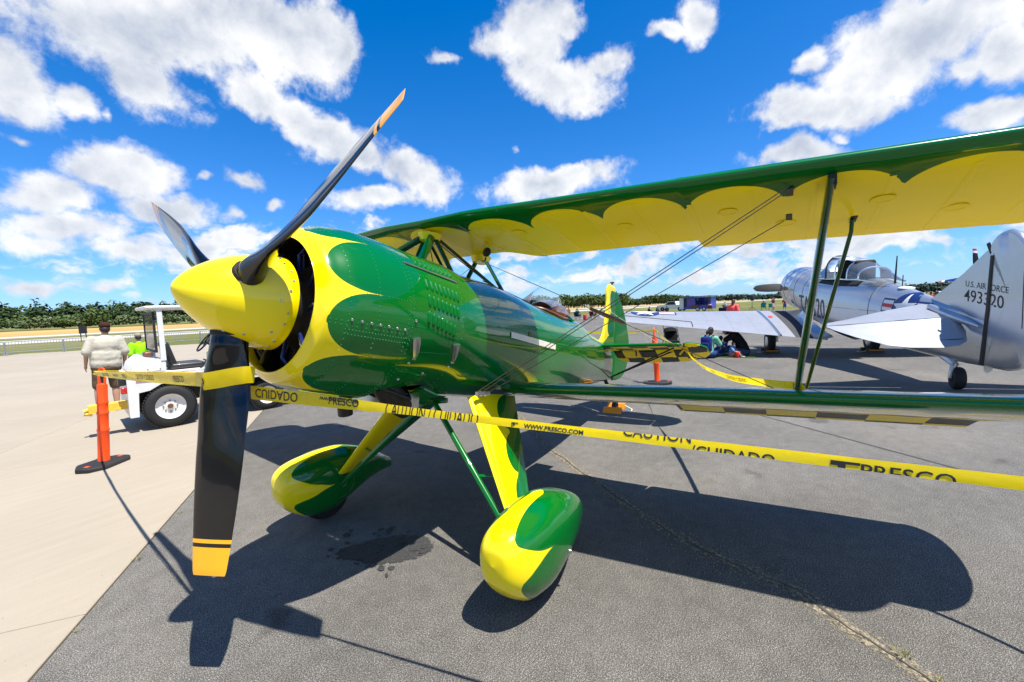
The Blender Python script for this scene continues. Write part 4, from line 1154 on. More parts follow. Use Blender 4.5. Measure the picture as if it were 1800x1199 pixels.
# wings: upper skin follows the measured edges
def wle(y): return .95 if y < 1.4 else .95-.205*(y-1.4)
def wte(y): return -1.42 if y < 1.4 else -1.42+.128*(y-1.4)
def wzl(y): return 1.215+.03*y
def wzt(y): return .455+.115*y
def wtop(x, y, off=.0):
    k = tipk(y, 5.9, 6.42); x0, x1 = wle(min(y, 5.9)), wte(min(y, 5.9)); s = max(0, min(1, (x0-x)/(x0-x1)))
    return Vector((x, y, wzl(y)+(wzt(y)-wzl(y))*s+ .10*4*s*(1-s)*(.55)+off))
for sd in (1, -1):
    ys = [.30+.5*i/8 for i in range(8)]+[.8+5.1*i/40 for i in range(41)]+[5.9+.52*sin(pi/2*i/10) for i in range(1, 11)]
    cs = chord_s(22); P = []
    for y in ys:
        k = tipk(y, 5.9, 6.42); yy = min(y, 5.9); x0, x1 = wle(yy), wte(yy); xm = x0+(x1-x0)*.4; xl, xr = xm+(x0-xm)*max(k, .03), xm+(x1-xm)*max(k, .03); row = []
        for s, sg in cs:
            x = xl+(xr-xl)*s; z = wtop(x, y).z; th = foil(s, .15)*(x0-x1)*k*(1.25-.09*y)
            row.append(Vector((x, sd*y, z if sg > 0 else z-th*1.5-.004)))
        P.append(row)
    def mf(i, j): return 1 if .52 < (ys[i]+ys[i+1])/2 < 1.0 and cs[j][1] > 0 and sd > 0 else 0
    b = MB(); b.grid(P, mf=mf); wg = b.build('wing', [M_silverw, M_walk], T, angle=50)
    b = MB(); b.tube([Vector((x, sd*1.42, wtop(x, 1.42).z+.012)) for x in [wle(1.4)-.05-(2.35*i/20) for i in range(21)]], .035, 8); b.build('wing_joint_fairing', M_alu, T)
    b = MB()
    def line(pts, w): 
        P = []
        for i, (x, y) in enumerate(pts):
            P.append(wtop(x, y, .006))
        b.tube([Vector((p.x, sd*p.y, p.z)) for p in P], w, 4)
    line([(wte(y)+.42, y) for y in [3.6+.2*i for i in range(11)]], .012); line([(wte(3.6)+.42-.07*i, 3.6) for i in range(6)], .012); line([(wte(5.6)+.42-.07*i, 5.6) for i in range(6)], .012)
    b.build('aileron_gap', M_seal, T)
    b = MB()
    for y in [1.9+.62*k for k in range(7)]: b.tube([Vector((x, sd*y, wtop(x, y).z+.0015)) for x in [wle(y)-.12-(wle(y)-wte(y)-.2)*i/14 for i in range(15)]], .002, 4)
    for f in (.28, .62): b.tube([Vector((wle(y)+(wte(y)-wle(y))*f, sd*y, wtop(wle(y)+(wte(y)-wle(y))*f, y).z+.0015)) for y in [1.5+.23*k for k in range(20)]], .002, 4)
    b.build('panel_seams', M_seam, T, kind='stuff')
    if sd > 0:
        b = MB(); cx, cy, R = .05, 4.93, .47
        def q(x, y, o): p = wtop(cx+x, cy+y, o); return p
        ring = [b.vert(q(R*cos(a), R*sin(a), .008)) for a in [2*pi*k/40 for k in range(40)]]; b.fan(ring, q(0, 0, .008), 0)
        for s in (-1, 1):
            def rect(x0, x1, y0, y1, o, m):
                n = 8; rows = [[q(x0+(x1-x0)*i/3, y0+(y1-y0)*j/n, o) for j in range(n+1)] for i in range(4)]; b.grid(rows, m)
            rect(-.17, .17, s*R*.9, s*(R*2.05), .008, 0); rect(-.13, .13, s*R*.95, s*R*1.95, .013, 1); rect(-.045, .045, s*R*.97, s*R*1.95, .018, 2)
        ring = []
        for k in range(10):
            r = R*.97 if k % 2 == 0 else R*.97*.382; a = pi*k/5; ring.append(b.vert(q(r*cos(a), r*sin(a), .016)))
        b.fan(ring, q(0, 0, .017), 1)
        b.build('wing_star_insignia', [M_navy, M_star, M_insred], T, fix=False)
        b = MB(); ring = [b.vert(wtop(.15+.09*cos(a), 1.25+.06*sin(a), .01)) for a in [2*pi*k/16 for k in range(16)]]; b.fan(ring, wtop(.15, 1.25, .012)); b.build('fuel_filler_mark', M_insred, T, fix=False)
    # wing root fillet, main gear
    b = MB(); P = []
    for i in range(21):
        x = .9-2.6*i/20; y0 = tside(min(.55, x), min(1.25, wtop(x, .5).z+.3)).y-.02; row = []
        for k in range(7):
            f = k/6; row.append(Vector((x, sd*(y0+(.62-y0)*f), wtop(x, .55).z+.26*(1-f)**2.2*max(.25, 1-abs(i-9)/14)+.006)))
        P.append(row)
    b.grid(P); b.build('wing_root_fillet', M_silver, T)
    b = MB(); b.lathe([(-.09, .10), (-.10, .2), (-.085, .30), (-.05, .335), (.05, .335), (.085, .30), (.10, .2), (.09, .10)], (.0, sd*1.3, .335), (0, 1, 0), 32); wh = b.build('main_wheel', M_black, T)
    b = MB(); b.lathe([(-.105, 0), (-.103, .14), (-.085, .19), (.085, .19), (.103, .14), (.105, 0)], (0, sd*1.3, .335), (0, 1, 0), 24); b.build('wheel_hub', M_steel, wh)
    b = MB(); b.tube([(-.02, sd*1.12, .33), (.0, sd*1.12, 1.0)], .045, 10); b.box((0, sd*1.14, .75), (.16, .04, .5)); b.build('gear_leg', M_silver, T)
# insignia and buzz number on the port side
b = MB(); cx, cz, R = -4.62, 1.40, .30
for (x, z, rr) in ((cx, cz, R),):
    rings = []
    for f in [1-.98*q/9 for q in range(10)]: rings.append([tside(cx+f*R*cos(a), cz-.03+f*R*.98*sin(a)-.06*f*cos(a)*0, .007) for a in [2*pi*k/36 for k in range(36)]])
    b.grid(rings, 0, cv=True)
def side_rect(x0, x1, z0, z1, o, m, n=5, sl=.10):
    b.grid([[tside(x0+(x1-x0)*i/n, z0+(z1-z0)*j/3+sl*(x0+(x1-x0)*i/n-cx), o) for j in range(4)] for i in range(n+1)], m)
for s in (1, -1):
    side_rect(cx+s*R*.92, cx+s*R*1.95, cz-.16, cz+.12, .005, 0); side_rect(cx+s*R*.95, cx+s*R*1.85, cz-.125, cz+.085, .009, 1); side_rect(cx+s*R*.95, cx+s*R*1.85, cz-.055, cz+.015, .013, 2)
star = []
for k in range(10):
    for q in range(5):
        r0, r1 = [(R*.96 if (k+e) % 2 == 0 else R*.96*.39) for e in (0, 1)]; a0, a1 = pi/2+pi*k/5, pi/2+pi*(k+1)/5; f = q/5
        star.append(((r0*cos(a0))*(1-f)+r1*cos(a1)*f, (r0*sin(a0))*(1-f)+r1*sin(a1)*f))
b.grid([[tside(cx+x*g, cz-.03+y*g, .012) for x, y in star] for g in [1-.98*q/9 for q in range(10)]], 1, cv=True)
b.build('fuselage_star_insignia', [M_navy, M_star, M_insred], T, fix=False)
b = MB()
put_text(b, 'TA-320', .74, lambda x, y: tside(-.12-x*1.0, 1.07+y+.11*(-.12-x+1.5), .006), 0, 'LEFT', .70, .0, None, .05); b.build('buzz_number', M_numb, T, fix=False)
# tail
M_fin = M_silver
fin = [(-4.95, 1.50), (-5.08, 1.56), (-5.82, 1.945), (-6.32, 2.275), (-6.40, 2.30), (-6.40, 1.15), (-5.6, 1.30)]
rud = [(-6.36, 2.32), (-6.40, 2.42), (-6.50, 2.485), (-6.60, 2.515), (-6.72, 2.50), (-6.86, 2.41), (-6.99, 2.25), (-7.10, 2.0), (-7.17, 1.7), (-7.20, 1.35), (-7.17, 1.0), (-7.08, .72), (-6.95, .53), (-6.75, .47), (-6.55, .465), (-6.35, .47), (-6.335, .5), (-6.43, 2.12), (-6.38, 2.14)]
def flat(name, pts, hw, mat, parent):
    b = MB(); n = len(pts); P = [Vector((x, 0, z)) for x, z in pts]; c = sum(P, Vector())/n
    o = []
    for i in range(n):
        a_, b_, c_, d_ = P[i-1], P[i], P[(i+1) % n], P[(i+2) % n]
        for q in range(5):
            t = q/5
            o.append(b_.lerp(c_, t) if name == 'fin' else .5*((2*b_)+(c_-a_)*t+(2*a_-5*b_+4*c_-d_)*t*t+(3*b_-a_-3*c_+d_)*t**3))
    for sg in (1, -1):
        rows = [[c+(p-c)*f+Vector((0, sg*h, 0)) for p in o] for f, h in ((1, 0), (.985, hw*.6), (.95, hw), (.6, hw), (.2, hw))]; base = b.grid(rows, cv=True)
        b.fan([base+4*len(o)+i for i in range(len(o))], c+Vector((0, sg*hw, 0)))
    return b.build(name, mat, parent, angle=35)
flat('fin', fin, .05, M_silver, T)
rd = flat('rudder', rud, .055, M_silver, T)
b = MB(); b.tube([(-6.415, .05, 2.17), (-6.375, .055, 1.35), (-6.30, .06, .50)], .036, 8, flat=((1, 0, 0), .6)); b.tube([(-6.38, .04, 2.20), (-6.30, .04, 2.36)], .035, 6, flat=((1, 0, 0), .5)); b.build('rudder_hinge_gap', M_seal, T)
b = MB(); b.tube([(-7.02, .05, 1.9), (-6.98, .056, 1.9), (-6.99, .056, 1.1)], .006, 4); b.tube([(-6.42, .05, 2.16), (-6.85, .05, 2.19)], .004, 4); b.build('trim_tab_seam', M_seal, rd)
b = MB(); f = lambda x0, z0, sl: (lambda x, y: Vector((x0-x, .0518 if x0-x > -6.41 else .0568, z0+y+sl*x)))
put_text(b, 'U.S. AIR FORCE', .135, f(-5.88, 1.73, -.16), 0, 'LEFT', .94, .0); put_text(b, '493320', .27, f(-5.86, 1.50, -.16), 0, 'LEFT', 1.0, .001)
b.build('fin_lettering', M_seal, T, fix=False)
for s in (1, -1):
    le = [(-4.98, .10, 1.45), (-5.08, .4, 1.41), (-5.2, .77, 1.355), (-5.32, 1.15, 1.285), (-5.42, 1.55, 1.20), (-5.50, 1.80, 1.165), (-5.64, 1.93, 1.14), (-5.80, 1.975, 1.125)]
    hg = [(-5.80, .10, 1.245), (-5.80, .4, 1.225), (-5.80, .77, 1.205), (-5.80, 1.15, 1.175), (-5.80, 1.55, 1.15), (-5.80, 1.78, 1.135), (-5.80, 1.92, 1.127), (-5.81, 1.98, 1.125)]
    te = [(-6.05, .12, 1.02), (-6.34, .27, .875), (-6.44, .42, .82), (-6.50, .64, .795), (-6.50, 1.07, .80), (-6.42, 1.32, .83), (-6.22, 1.66, .945), (-5.98, 1.90, 1.06)]
    hg2 = [(-5.83, .13, 1.235), (-5.83, .27, 1.225), (-5.83, .42, 1.215), (-5.83, .64, 1.20), (-5.83, 1.07, 1.175), (-5.83, 1.32, 1.16), (-5.83, 1.69, 1.13), (-5.83, 1.975, 1.12)]
    for nm, a_, c_, hw in (('stabilizer', le, hg, .055), ('elevator', hg2, te, .045)):
        b = MB()
        for sg in (1, -1):
            rows = []
            for p, q in zip(a_, c_):
                p, q = Vector(p), Vector(q); row = []
                for k in range(13):
                    fct = k/12; t = hw*(sqrt(fct)*(1-fct)*2.2 if nm == 'stabilizer' else (1-fct)**1.0*.8)*(1 if sg < 0 else .3)
                    r = p.lerp(q, fct); row.append(Vector((r.x, s*r.y, r.z-(t if sg < 0 else -t*0))))
                rows.append(row)
            b.grid(rows)
        e = b.build(nm, M_silverw, T, angle=60)
        if nm == 'elevator':
            b = MB(); pt = lambda f, y: Vector((-5.83-.62*f, s*y, 1.20-.10*(y-.6)*.3-.385*f+.004))
            b.tube([pt(.78, .30), pt(.80, .55), pt(.80, 1.02)], .005, 4); b.tube([pt(.80, 1.02), pt(.98, 1.05)], .005, 4); b.build('trim_tab_gap', M_seal, e)
    b = MB(); b.tube([(-5.3, s*.2, 1.40), (-5.9, s*.16, 1.22), (-6.25, s*.07, 1.09)], [.05, .075, .03], 10); b.build('tail_fillet', M_silver, T)
# tailwheel
b = MB(); b.lathe([(-.075, .05), (-.085, .11), (-.07, .17), (-.035, .19), (.035, .19), (.07, .17), (.085, .11), (.075, .05)], (-5.70, .0, .19), (.25, 1, 0), 28); tw = b.build('tailwheel', M_black, T)
b = MB(); b.lathe([(-.088, .0), (-.086, .07), (.086, .07), (.088, 0)], (-5.70, 0, .19), (.25, 1, 0), 16); b.build('wheel_hub', M_grey, tw)
b = MB(); b.tube([(-5.70, .10, .19), (-5.72, .08, .40), (-5.62, .0, .52)], [.03, .035, .05], 8); b.tube([(-5.72, .05, .42), (-5.35, 0, .55)], [.05, .08], 8); b.build('tailwheel_fork', M_silver, T)
# canopy
b = MB()
def cpt(x, t, zt, hw, zb): return Vector((x, hw*sin(t), zb+(zt-zb)*max(0., cos(t))**.62))
hoops = [(-.52, 2.24, .34, 2.17), (-1.22, 2.70, .31, 2.10), (-1.85, 2.60, .34, 2.07), (-2.50, 2.47, .34, 2.02), (-3.0, 2.27, .32, 1.99), (-3.62, 1.95, .26, 1.90)]
tt = [-pi/2+pi*k/16 for k in range(17)]
b.grid([[cpt(x, t, zt, hw, zb) for t in tt] for x, zt, hw, zb in hoops[:2]]); b.build('windshield', M_glass, T, angle=0)
b = MB(); b.grid([[cpt(x, t, zt, hw, zb) for t in tt] for x, zt, hw, zb in hoops[1:3]]); b.build('middle_canopy', M_glassb, T, angle=0)
b = MB(); b.grid([[cpt(x, t, zt, hw, zb) for t in tt] for x, zt, hw, zb in hoops[3:]]); b.build('rear_canopy', M_glass, T, angle=0)
for k, (x, zt, hw, zb) in enumerate(hoops[1:5]):
    b = MB(); b.tube([cpt(x, t, zt+.005, hw+.005, zb) for t in tt], .018, 6); b.build('canopy_frame', M_alu if k else M_seal, T)
b = MB()
for s in (1, -1): b.tube([Vector((x, s*hw, zb+.01)) for x, zt, hw, zb in hoops], .018, 6)
b.build('canopy_rail', M_alu, T)
b = MB(); b.grid([[cpt(x, t, zt-.005, hw*.6, zt-.02) for t in tt] for x, zt, hw, zb in hoops[1:4]]); b.build('canopy_roof', M_alu, T)
b = MB(); rows = [[tsec(x, t, .006) for t in [radians(90+q) for q in range(-44, 45, 4)]] for x in [-1.0-.2*i for i in range(11)]]; b.grid(rows); b.rbox((-1.65, 0, 2.28), (.10, .42, .55), .08); b.rbox((-2.55, 0, 2.22), (.10, .42, .5), .08); b.box((-1.15, 0, 2.2), (.12, .5, .2)); b.build('cockpit_interior', M_cock, T)
b = MB(); b.tube([(-3.79, 0, 1.85), (-3.84, 0, 2.43)], [.022, .010], 8); b.build('antenna_mast', M_seal, T)
b = MB(); b.tube([(-4.05, 0, 1.78), (-4.07, 0, 2.02)], [.010, .008], 6); b.build('whip_antenna', M_seal, T)
b = MB(); b.lathe([(0, .13), (.02, .13), (.035, .08), (.04, 0)], (-4.2, 0, 1.745), (-.15, 0, 1), 20); b.build('antenna_disc', M_star, T)

# chocks
M_ply = simple('bare dark wood', (.10, .07, .045, 1), .8, var=.3, vs=25)
def chock(name, label, loc, rz, cols, group=None, sz=(.34, .13, .09), rope=True):
    t = thing(name, label, 'wheel chock', loc, rz, group)
    for sx in (-1, 1):
        b = MB(); P = [(-.5, 0), (.5, 0), (.22, 1), (-.22, 1)]
        b.prism([Vector((sx*.15+q[0]*sz[1], -sz[0]/2, q[1]*sz[2])) for q in P], (0, sz[0], 0), 0)
        b.build('wedge', cols, t)
    if rope:
        b = MB(); b.tube([(-.15, sz[0]/2+.0, .05), (-.08, sz[0]/2+.12, .01), (.08, sz[0]/2+.13, .01), (.15, sz[0]/2, .05)], .008, 6); b.build('rope', M_star, t)
    return t
chock('tailwheel_chock', 'orange chock pair with white rope at the tailwheel of the biplane', (-4.40, -.02, 0), radians(8), M_chock, sz=(.27, .13, .08))
chock('wheel_chock', 'dark wooden chock with yellow stripe under the port main wheel of the silver trainer', (-13.16, 1.89, 0), radians(196), M_ply, None, (.40, .14, .12))
c_ = chock('wheel_chock', 'dark wooden chock under the far main wheel of the silver trainer', (-13.87, 4.39, 0), radians(196), M_ply, None, (.40, .14, .12))
for o in list(COL.objects):
    if o.name.startswith('wheel_chock'):
        b = MB(); b.box((-.24, 0, .075), (.012, .34, .03), None); b.build('yellow_stripe', M_chock, o)

# ================================================================ baggage tug
tug = thing('tow_tractor', 'white airport tow tractor with orange stripe, big rear wheel and black seat', 'tow tractor', (-.66, -5.88, 0), radians(168.7))
# local: x forward, y to port; the side towards the viewer is y < 0 ... outer wheel face at y = 0
def twheel(cx, y, r, w, name='rear_wheel'):
    b = MB(); pr = [(-w/2, r*.58), (-w/2-.008, r*.74), (-w/2+.012, r*.93), (-w/2+.045, r), (w/2-.045, r), (w/2-.012, r*.93), (w/2+.008, r*.74), (w/2, r*.58)]
    b.lathe(pr, (cx, y, r), (0, 1, 0), 48); o = b.build(name, M_black, tug)
    b = MB(); k = w/2
    b.lathe([(-k+.005, r*.60), (-k+.02, r*.57), (-k+.045, r*.5), (-k+.06, r*.28), (-k+.05, r*.2), (-k+.045, .0)], (cx, y, r), (0, 1, 0), 36); b.build('wheel_rim', M_dirtyw, o)
    b = MB()
    for q in range(8): dome(b, Vector((cx+r*.26*cos(q*pi/4), y-k+.055, r+r*.26*sin(q*pi/4))), (0, -1, 0), r*.035, 1.2, 6)
    b.lathe([(-.03, .0), (-.03, r*.10), (0, r*.12)], (cx, y-k+.05, r), (0, 1, 0), 10); b.build('wheel_nuts', M_rust, o, kind='stuff')
    b = MB()
    for q in range(48):
        a = 2*pi*q/48; rd = Vector((cos(a), 0, sin(a))); R = Matrix.Rotation(-a, 3, 'Y')
        b.box(Vector((cx, y-w*.27, r))+rd*(r+.002), (.012, w*.36, .022), R @ Matrix.Rotation(.4, 3, 'X')); b.box(Vector((cx, y+w*.27, r))+rd*(r+.002), (.012, w*.36, .022), R @ Matrix.Rotation(-.4, 3, 'X'))
    b.build('tread', M_black, o, kind='stuff')
twheel(.03, .13, .335, .24); twheel(.03, 1.12, .335, .24)
twheel(1.42, .16, .27, .18, 'front_wheel'); twheel(1.42, 1.08, .27, .18, 'front_wheel')
b = MB()
side = [(-.45, .24), (-.35, .24), (-.33, .60), (-.20, .62), (-.06, .70), (.30, .70), (.46, .60), (.56, .50), (.62, .36), (1.05, .34), (1.18, .62), (1.62, .62), (1.9, .50), (1.9, .80), (.75, .85), (.5, .845), (-.38, .90), (-.45, .86)]
for y0, y1 in ((.02, .05), (1.20, 1.23)): b.prism([Vector((x, y0, z)) for x, z in side], (0, y1-y0, 0))
b.box((.72, .625, .865), (2.34, 1.21, .03)); b.box((-.44, .625, .56), (.03, 1.20, .62)); b.box((1.9, .625, .66), (.03, 1.2, .3)); b.build('body', M_dirtyw, tug)
b = MB()
for q in range(5): b.box((.86+.07*q, .012, .62), (.03, .012, .20))
b.build('side_vent', M_seal, tug)
b = MB(); b.lathe([(0, .04), (.02, .04), (.025, .03), (.025, 0)], (1.25, .02, .74), (0, -1, 0), 14); b.build('filler_cap', M_steel, tug)
b = MB(); b.tube([(-.20, .02, .95), (-.20, -.01, .97), (-.05, -.01, .97), (-.05, .02, .95)], .009, 6); b.build('locker_handle', M_steel, tug)
b = MB(); b.tube([(.45, .05, .86), (.55, .05, 1.0), (.55, .25, 1.0)], .014, 6); b.build('gear_lever', M_seal, tug)
b = MB(); b.rbox((1.45, .625, 1.02), (.85, .9, .30), .06); b.build('engine_hood', M_white, tug)
b = MB(); b.box((.20, .015, .775), (1.10, .012, .06), Matrix.Rotation(.055, 3, 'Y')); b.build('orange_stripe', M_orange, tug)
b = MB(); b.prism([Vector((-.40, .02, .90)), Vector((.02, .02, .90)), Vector((.02, .02, 1.07)), Vector((-.24, .02, 1.13)), Vector((-.36, .02, 1.02))], (0, 1.2, 0)); b.build('rear_locker', M_white, tug)
b = MB()
for y in (.04, 1.18): b.box((0, y, 1.46), (.065, .06, .80)); b.box((1.02, y, 1.42), (.05, .05, .92))
b.build('cab_post', M_white, tug)
b = MB(); b.rbox((.48, .61, 1.88), (1.30, 1.25, .05), .02); b.build('roof', M_dirtyw, tug)
b = MB(); b.box((-.07, .61, 1.50), (.012, 1.08, .60)); b.build('rear_screen', M_glass, tug)
b = MB()
for z in (1.20, 1.80): b.box((-.07, .61, z), (.03, 1.10, .03))
for y in (.07, 1.15): b.box((-.07, y, 1.50), (.03, .03, .63))
b.build('screen_frame', M_seal, tug)
b = MB(); R = Matrix.Rotation(-.25, 3, 'Y'); b.rbox((.10, .40, 1.14), (.09, .48, .40), .04, R); b.rbox((.32, .40, .935), (.46, .50, .10), .045); b.build('seat', M_vinyl, tug)
b = MB()
n = Vector((-.78, 0, .62)).normalized(); c0 = Vector((.62, .40, 1.29)); e = Vector((0, 1, 0)); g = n.cross(e)
b.tube([c0+(e*cos(2*pi*k/28)+g*sin(2*pi*k/28))*.19 for k in range(29)], .014, 8)
for k in range(3): b.tube([c0, c0+(e*cos(2*pi*k/3+.5)+g*sin(2*pi*k/3+.5))*.19], .012, 6)
b.tube([c0, c0-n*.45], .02, 8); b.build('steering_wheel', M_vinyl, tug)
b = MB(); b.rbox((.66, .18, 1.02), (.14, .14, .22), .02); b.build('control_box', M_steel, tug)
b = MB(); b.box((-.66, .30, .42), (.44, .20, .11)); b.tube([(-.85, .30, .42), (-.92, .30, .40), (-.92, .30, .36), (-.84, .30, .345)], .03, 8); b.build('tow_hitch', simple('chipped yellow paint', lin(236, 190, 60), .55, var=.3, vs=18), tug)
b = MB(); b.rbox((-.50, .13, .79), (.09, .12, .12), .02); b.build('work_lamp', M_vinyl, tug)
b = MB(); b.rbox((-.49, .12, .655), (.07, .10, .10), .015); b.build('tail_light', M_red, tug)
b = MB(); b.box((.1, .62, .55), (1.0, .7, .35)); b.box((1.0, .62, .5), (1.6, .5, .3)); b.build('chassis', M_dark, tug)
b = MB(); b.rbox((-.16, .30, 1.16), (.12, .18, .08), .03); tag(b.build('leather_glove', M_brown), 'brown leather work gloves lying on the rear of the tow tractor', 'gloves')
g_ = bpy.data.objects['leather_glove']; g_.matrix_world = Matrix.Translation((-.66, -5.88, .0)) @ Matrix.Rotation(radians(168.7), 4, 'Z')

# ---------------------------------------------------------------- delineator posts
def post(loc, rz, label, lean=0., h=1.15):
    t = thing('delineator_post', label, 'post', loc, rz, 'orange posts holding the caution tape')
    vd_ = Vector((loc[0]-2.004, loc[1]-2.184, 0)).normalized(); t.rotation_euler = (Matrix.Rotation(lean, 3, vd_) @ Matrix.Rotation(rz, 3, 'Z')).to_euler()
    b = MB(); pr = [(.04, .062), (.06, .055), (.40, .053), (.41, .058), (.43, .058), (.44, .052), (.60, .051), (.61, .056), (.63, .056), (.64, .050), (.72, .050), (.73, .054), (.75, .054), (.76, .05), (.93, .049), (.955, .046), (.965, .03), (.967, 0)]
    b.lathe([(0.03, 0)]+pr, (0, 0, 0), (0, 0, 1), 28); b.build('tube', M_orange, t)
    b = MB(); b.tube([(0, -.032, .95), (0, -.036, 1.05), (0, -.034, 1.10), (0, -.02, h-.015), (0, 0, h-.005), (0, .02, h-.015), (0, .034, 1.10), (0, .036, 1.05), (0, .032, .95)], .012, 8); b.build('handle', M_orange, t)
    b = MB(); o = [(-.28, -.07), (-.16, -.17), (.16, -.17), (.28, -.07), (.28, .07), (.16, .17), (-.16, .17), (-.28, .07)]
    rows = [[Vector((x*k, y*k, z)) for x, y in o] for k, z in ((1, 0), (1, .03), (.93, .045))]; base = b.grid(rows, cv=True, sm=False); b.face([base+16+i for i in range(8)], 0, False); b.face([base+i for i in range(8)][::-1], 0, False)
    b.lathe([(.04, .10), (.055, .075), (.06, .05)], (0, 0, 0), (0, 0, 1), 24); b.build('rubber_base', M_black, t)
    for s in (-1, 1):
        b = MB(); b.box((s*.215, 0, .046), (.045, .04, .004)); b.build('base_slot', M_orange, t)
    return t
post((.452, -4.56, 0), radians(35), 'orange post with loop handle on the concrete beside the tow tractor', .062)
post((-6.90, .04, 0), radians(100), 'orange post behind the tail of the biplane', -.055)

# ---------------------------------------------------------------- caution tape
def ribbon(name, pts, width, twist, label, texts=(), parent=None, n=160, sag=0.):
    """pts: control points of the centre line; width and twist: lists along it (twist 0 = flat face vertical)"""
    P = [Vector(p) for p in pts]; m = len(P)
    L = [0.]
    for i in range(1, m): L.append(L[-1]+(P[i]-P[i-1]).length)
    def at(s):
        return Vector([hermite(L, [p[k] for p in P], s) for k in range(3)])
    LW = [L[-1]*i/(len(width)-1) for i in range(len(width))]; LT = [L[-1]*i/(len(twist)-1) for i in range(len(twist))]
    def frame(s):
        c = at(s); t = (at(min(s+.01, L[-1]))-at(max(s-.01, 0))).normalized(); up = Vector((0, 0, 1)); up = (up-t*up.dot(t)).normalized(); sd = t.cross(up)
        a = radians(hermite(LT, twist, s)+5*mnoise.noise(Vector((s*2.3, len(name), 1)))+3*mnoise.noise(Vector((s*9, 5, 1)))); return c, up*cos(a)+sd*sin(a), sd*cos(a)-up*sin(a), hermite(LW, width, s)
    def surf(s, v, off=0.):   # v across -1..1
        c, e, nn, w = frame(s); cr = .035*w*(1-v*v)+.0012*mnoise.noise(Vector((s*26, v*1.3, 3)))
        return c+e*(v*w/2)+nn*(cr+off)
    t = thing(name, label, 'caution tape', P[0]); inv = -P[0]
    b = MB(); b.grid([[surf(L[-1]*i/n, -1+2*j/6)+inv for j in range(7)] for i in range(n+1)]); b.build('tape', M_tape, t, angle=0)
    for txt, s0, size, flip, sgn, sx, *dy in texts:
        dy = dy[0] if dy else 0.
        clip = lambda x, y, sg: frame(min(max(s0+(x if sgn > 0 else -x), 0), L[-1]))[3]*.49-sg*(y-size*.36+dy*size)
        q = MB()
        def fn(x, y):
            s = s0+(x if sgn > 0 else -x); w = frame(min(max(s, 0), L[-1]))[3]; v = (y-size*.36+dy*size)/(w/2)
            if flip: v = -v
            off = .0022*(1 if frame(min(max(s, 0), L[-1]))[2].dot(cam.matrix_world.translation-at(min(max(s, 0), L[-1]))) > 0 else -1)
            return surf(min(max(s, 0), L[-1]), v, off)+inv
        if txt == '#':                # the chequered mark in front of the maker's name
            for x0, x1, y0, y1 in ((0, .62, .45, .72), (.62, 1.2, .56, .72), (.30, .62, .18, .45), (0, .30, 0, .18)):
                q.face([q.vert(fn(x*size*sx, max(min(y*size, frame(s0)[3]*.49-dy*size+size*.36), -frame(s0)[3]*.49-dy*size+size*.36))) for x, y in ((x0, y0), (x1, y0), (x1, y1), (x0, y1))], 0, False)
        else: put_text(q, txt, size, fn, 0, 'LEFT', sx, .0006, clip)
        q.build('printed_words', M_ink, t, fix=False)
    return t, L[-1]
tp0 = Vector((.97, .04, 1.305)); td = Vector((-.206, .977, -.054)).normalized()
rt = [tp0+td*s for s in (0, .45, .9, 1.35, 1.8, 2.3, 2.8, 3.4)]
for i, p in enumerate(rt): p.z -= .0
ribbon('caution_tape', rt, [.066, .052, .030, .030, .032, .034, .036, .036], [0, -8, -20, -25, -22, -15, -10, 0], 'yellow caution tape running from the propeller past the landing gear to the right edge',
       [('CUIDADO', .03, .060, True, 1, .95), ('PRESCO', .47, .046, False, 1, 1., .15), ('WWW.PRESCO.COM', .42, .020, True, 1, 1.1, -.6), ('CAUTION / CUIDADO', .77, .085, False, 1, .50), ('WWW.PRESCO.COM', 1.38, .021, False, 1, 1.1, -.2), ('#', 1.33, .022, False, 1, 1., -.2), ('CAUTION', 1.73, .048, False, 1, 1., .42), ('/CUIDADO', 1.945, .048, False, 1, 1., -.38), ('PRESCO', 2.39, .052, False, 1, 1.15, -.30), ('#', 2.32, .05, False, 1, 1.2, -.30)])
# band across the blade and the runs to the left post
ribbon('caution_tape', [(1.085, -.03, 1.38), (1.125, -.022, 1.381), (1.150, .002, 1.384), (1.135, .03, 1.388), (1.11, .07, 1.394), (1.075, .115, 1.402), (1.04, .148, 1.406), (1.0, .145, 1.40)], [.072, .076, .078, .078, .074], [0, 0, 0, 0], 'yellow caution tape wrapped round the lower propeller blade',
       [('CUIDADO', .09, .058, True, -1, .95)], n=60)
ribbon('caution_tape', [(.452, -4.56, 1.095), (.62, -3.5, 1.16), (.82, -2.2, 1.245), (.98, -1.0, 1.32), (1.085, -.03, 1.378)], [.03, .062, .068, .07, .07], [-50, 18, 10, 4, 0], 'yellow caution tape from the post on the concrete to the propeller',
       [('CAUTION / CUIDADO', .9, .05, False, 1, 1.1), ('WWW.PRESCO.COM', 1.75, .03, False, 1, 1.1), ('PRESCO', 2.3, .05, False, 1, 1.1), ('CAUTION / CUIDADO', 2.9, .05, False, 1, 1.1), ('PRESCO', 3.9, .05, False, 1, 1.1)])
ribbon('caution_tape', [(.452, -4.53, 1.115), (.70, -3.0, 1.23), (.88, -1.7, 1.315), (1.08, -.03, 1.41)], [.025, .02, .02, .02], [60, 75, 70, 60], 'narrow folded strand of yellow tape above the tape from the post on the concrete')
st_ = W(-4.90, 1.13, .20); sf_ = W(-2.06, 2.30, -.25)
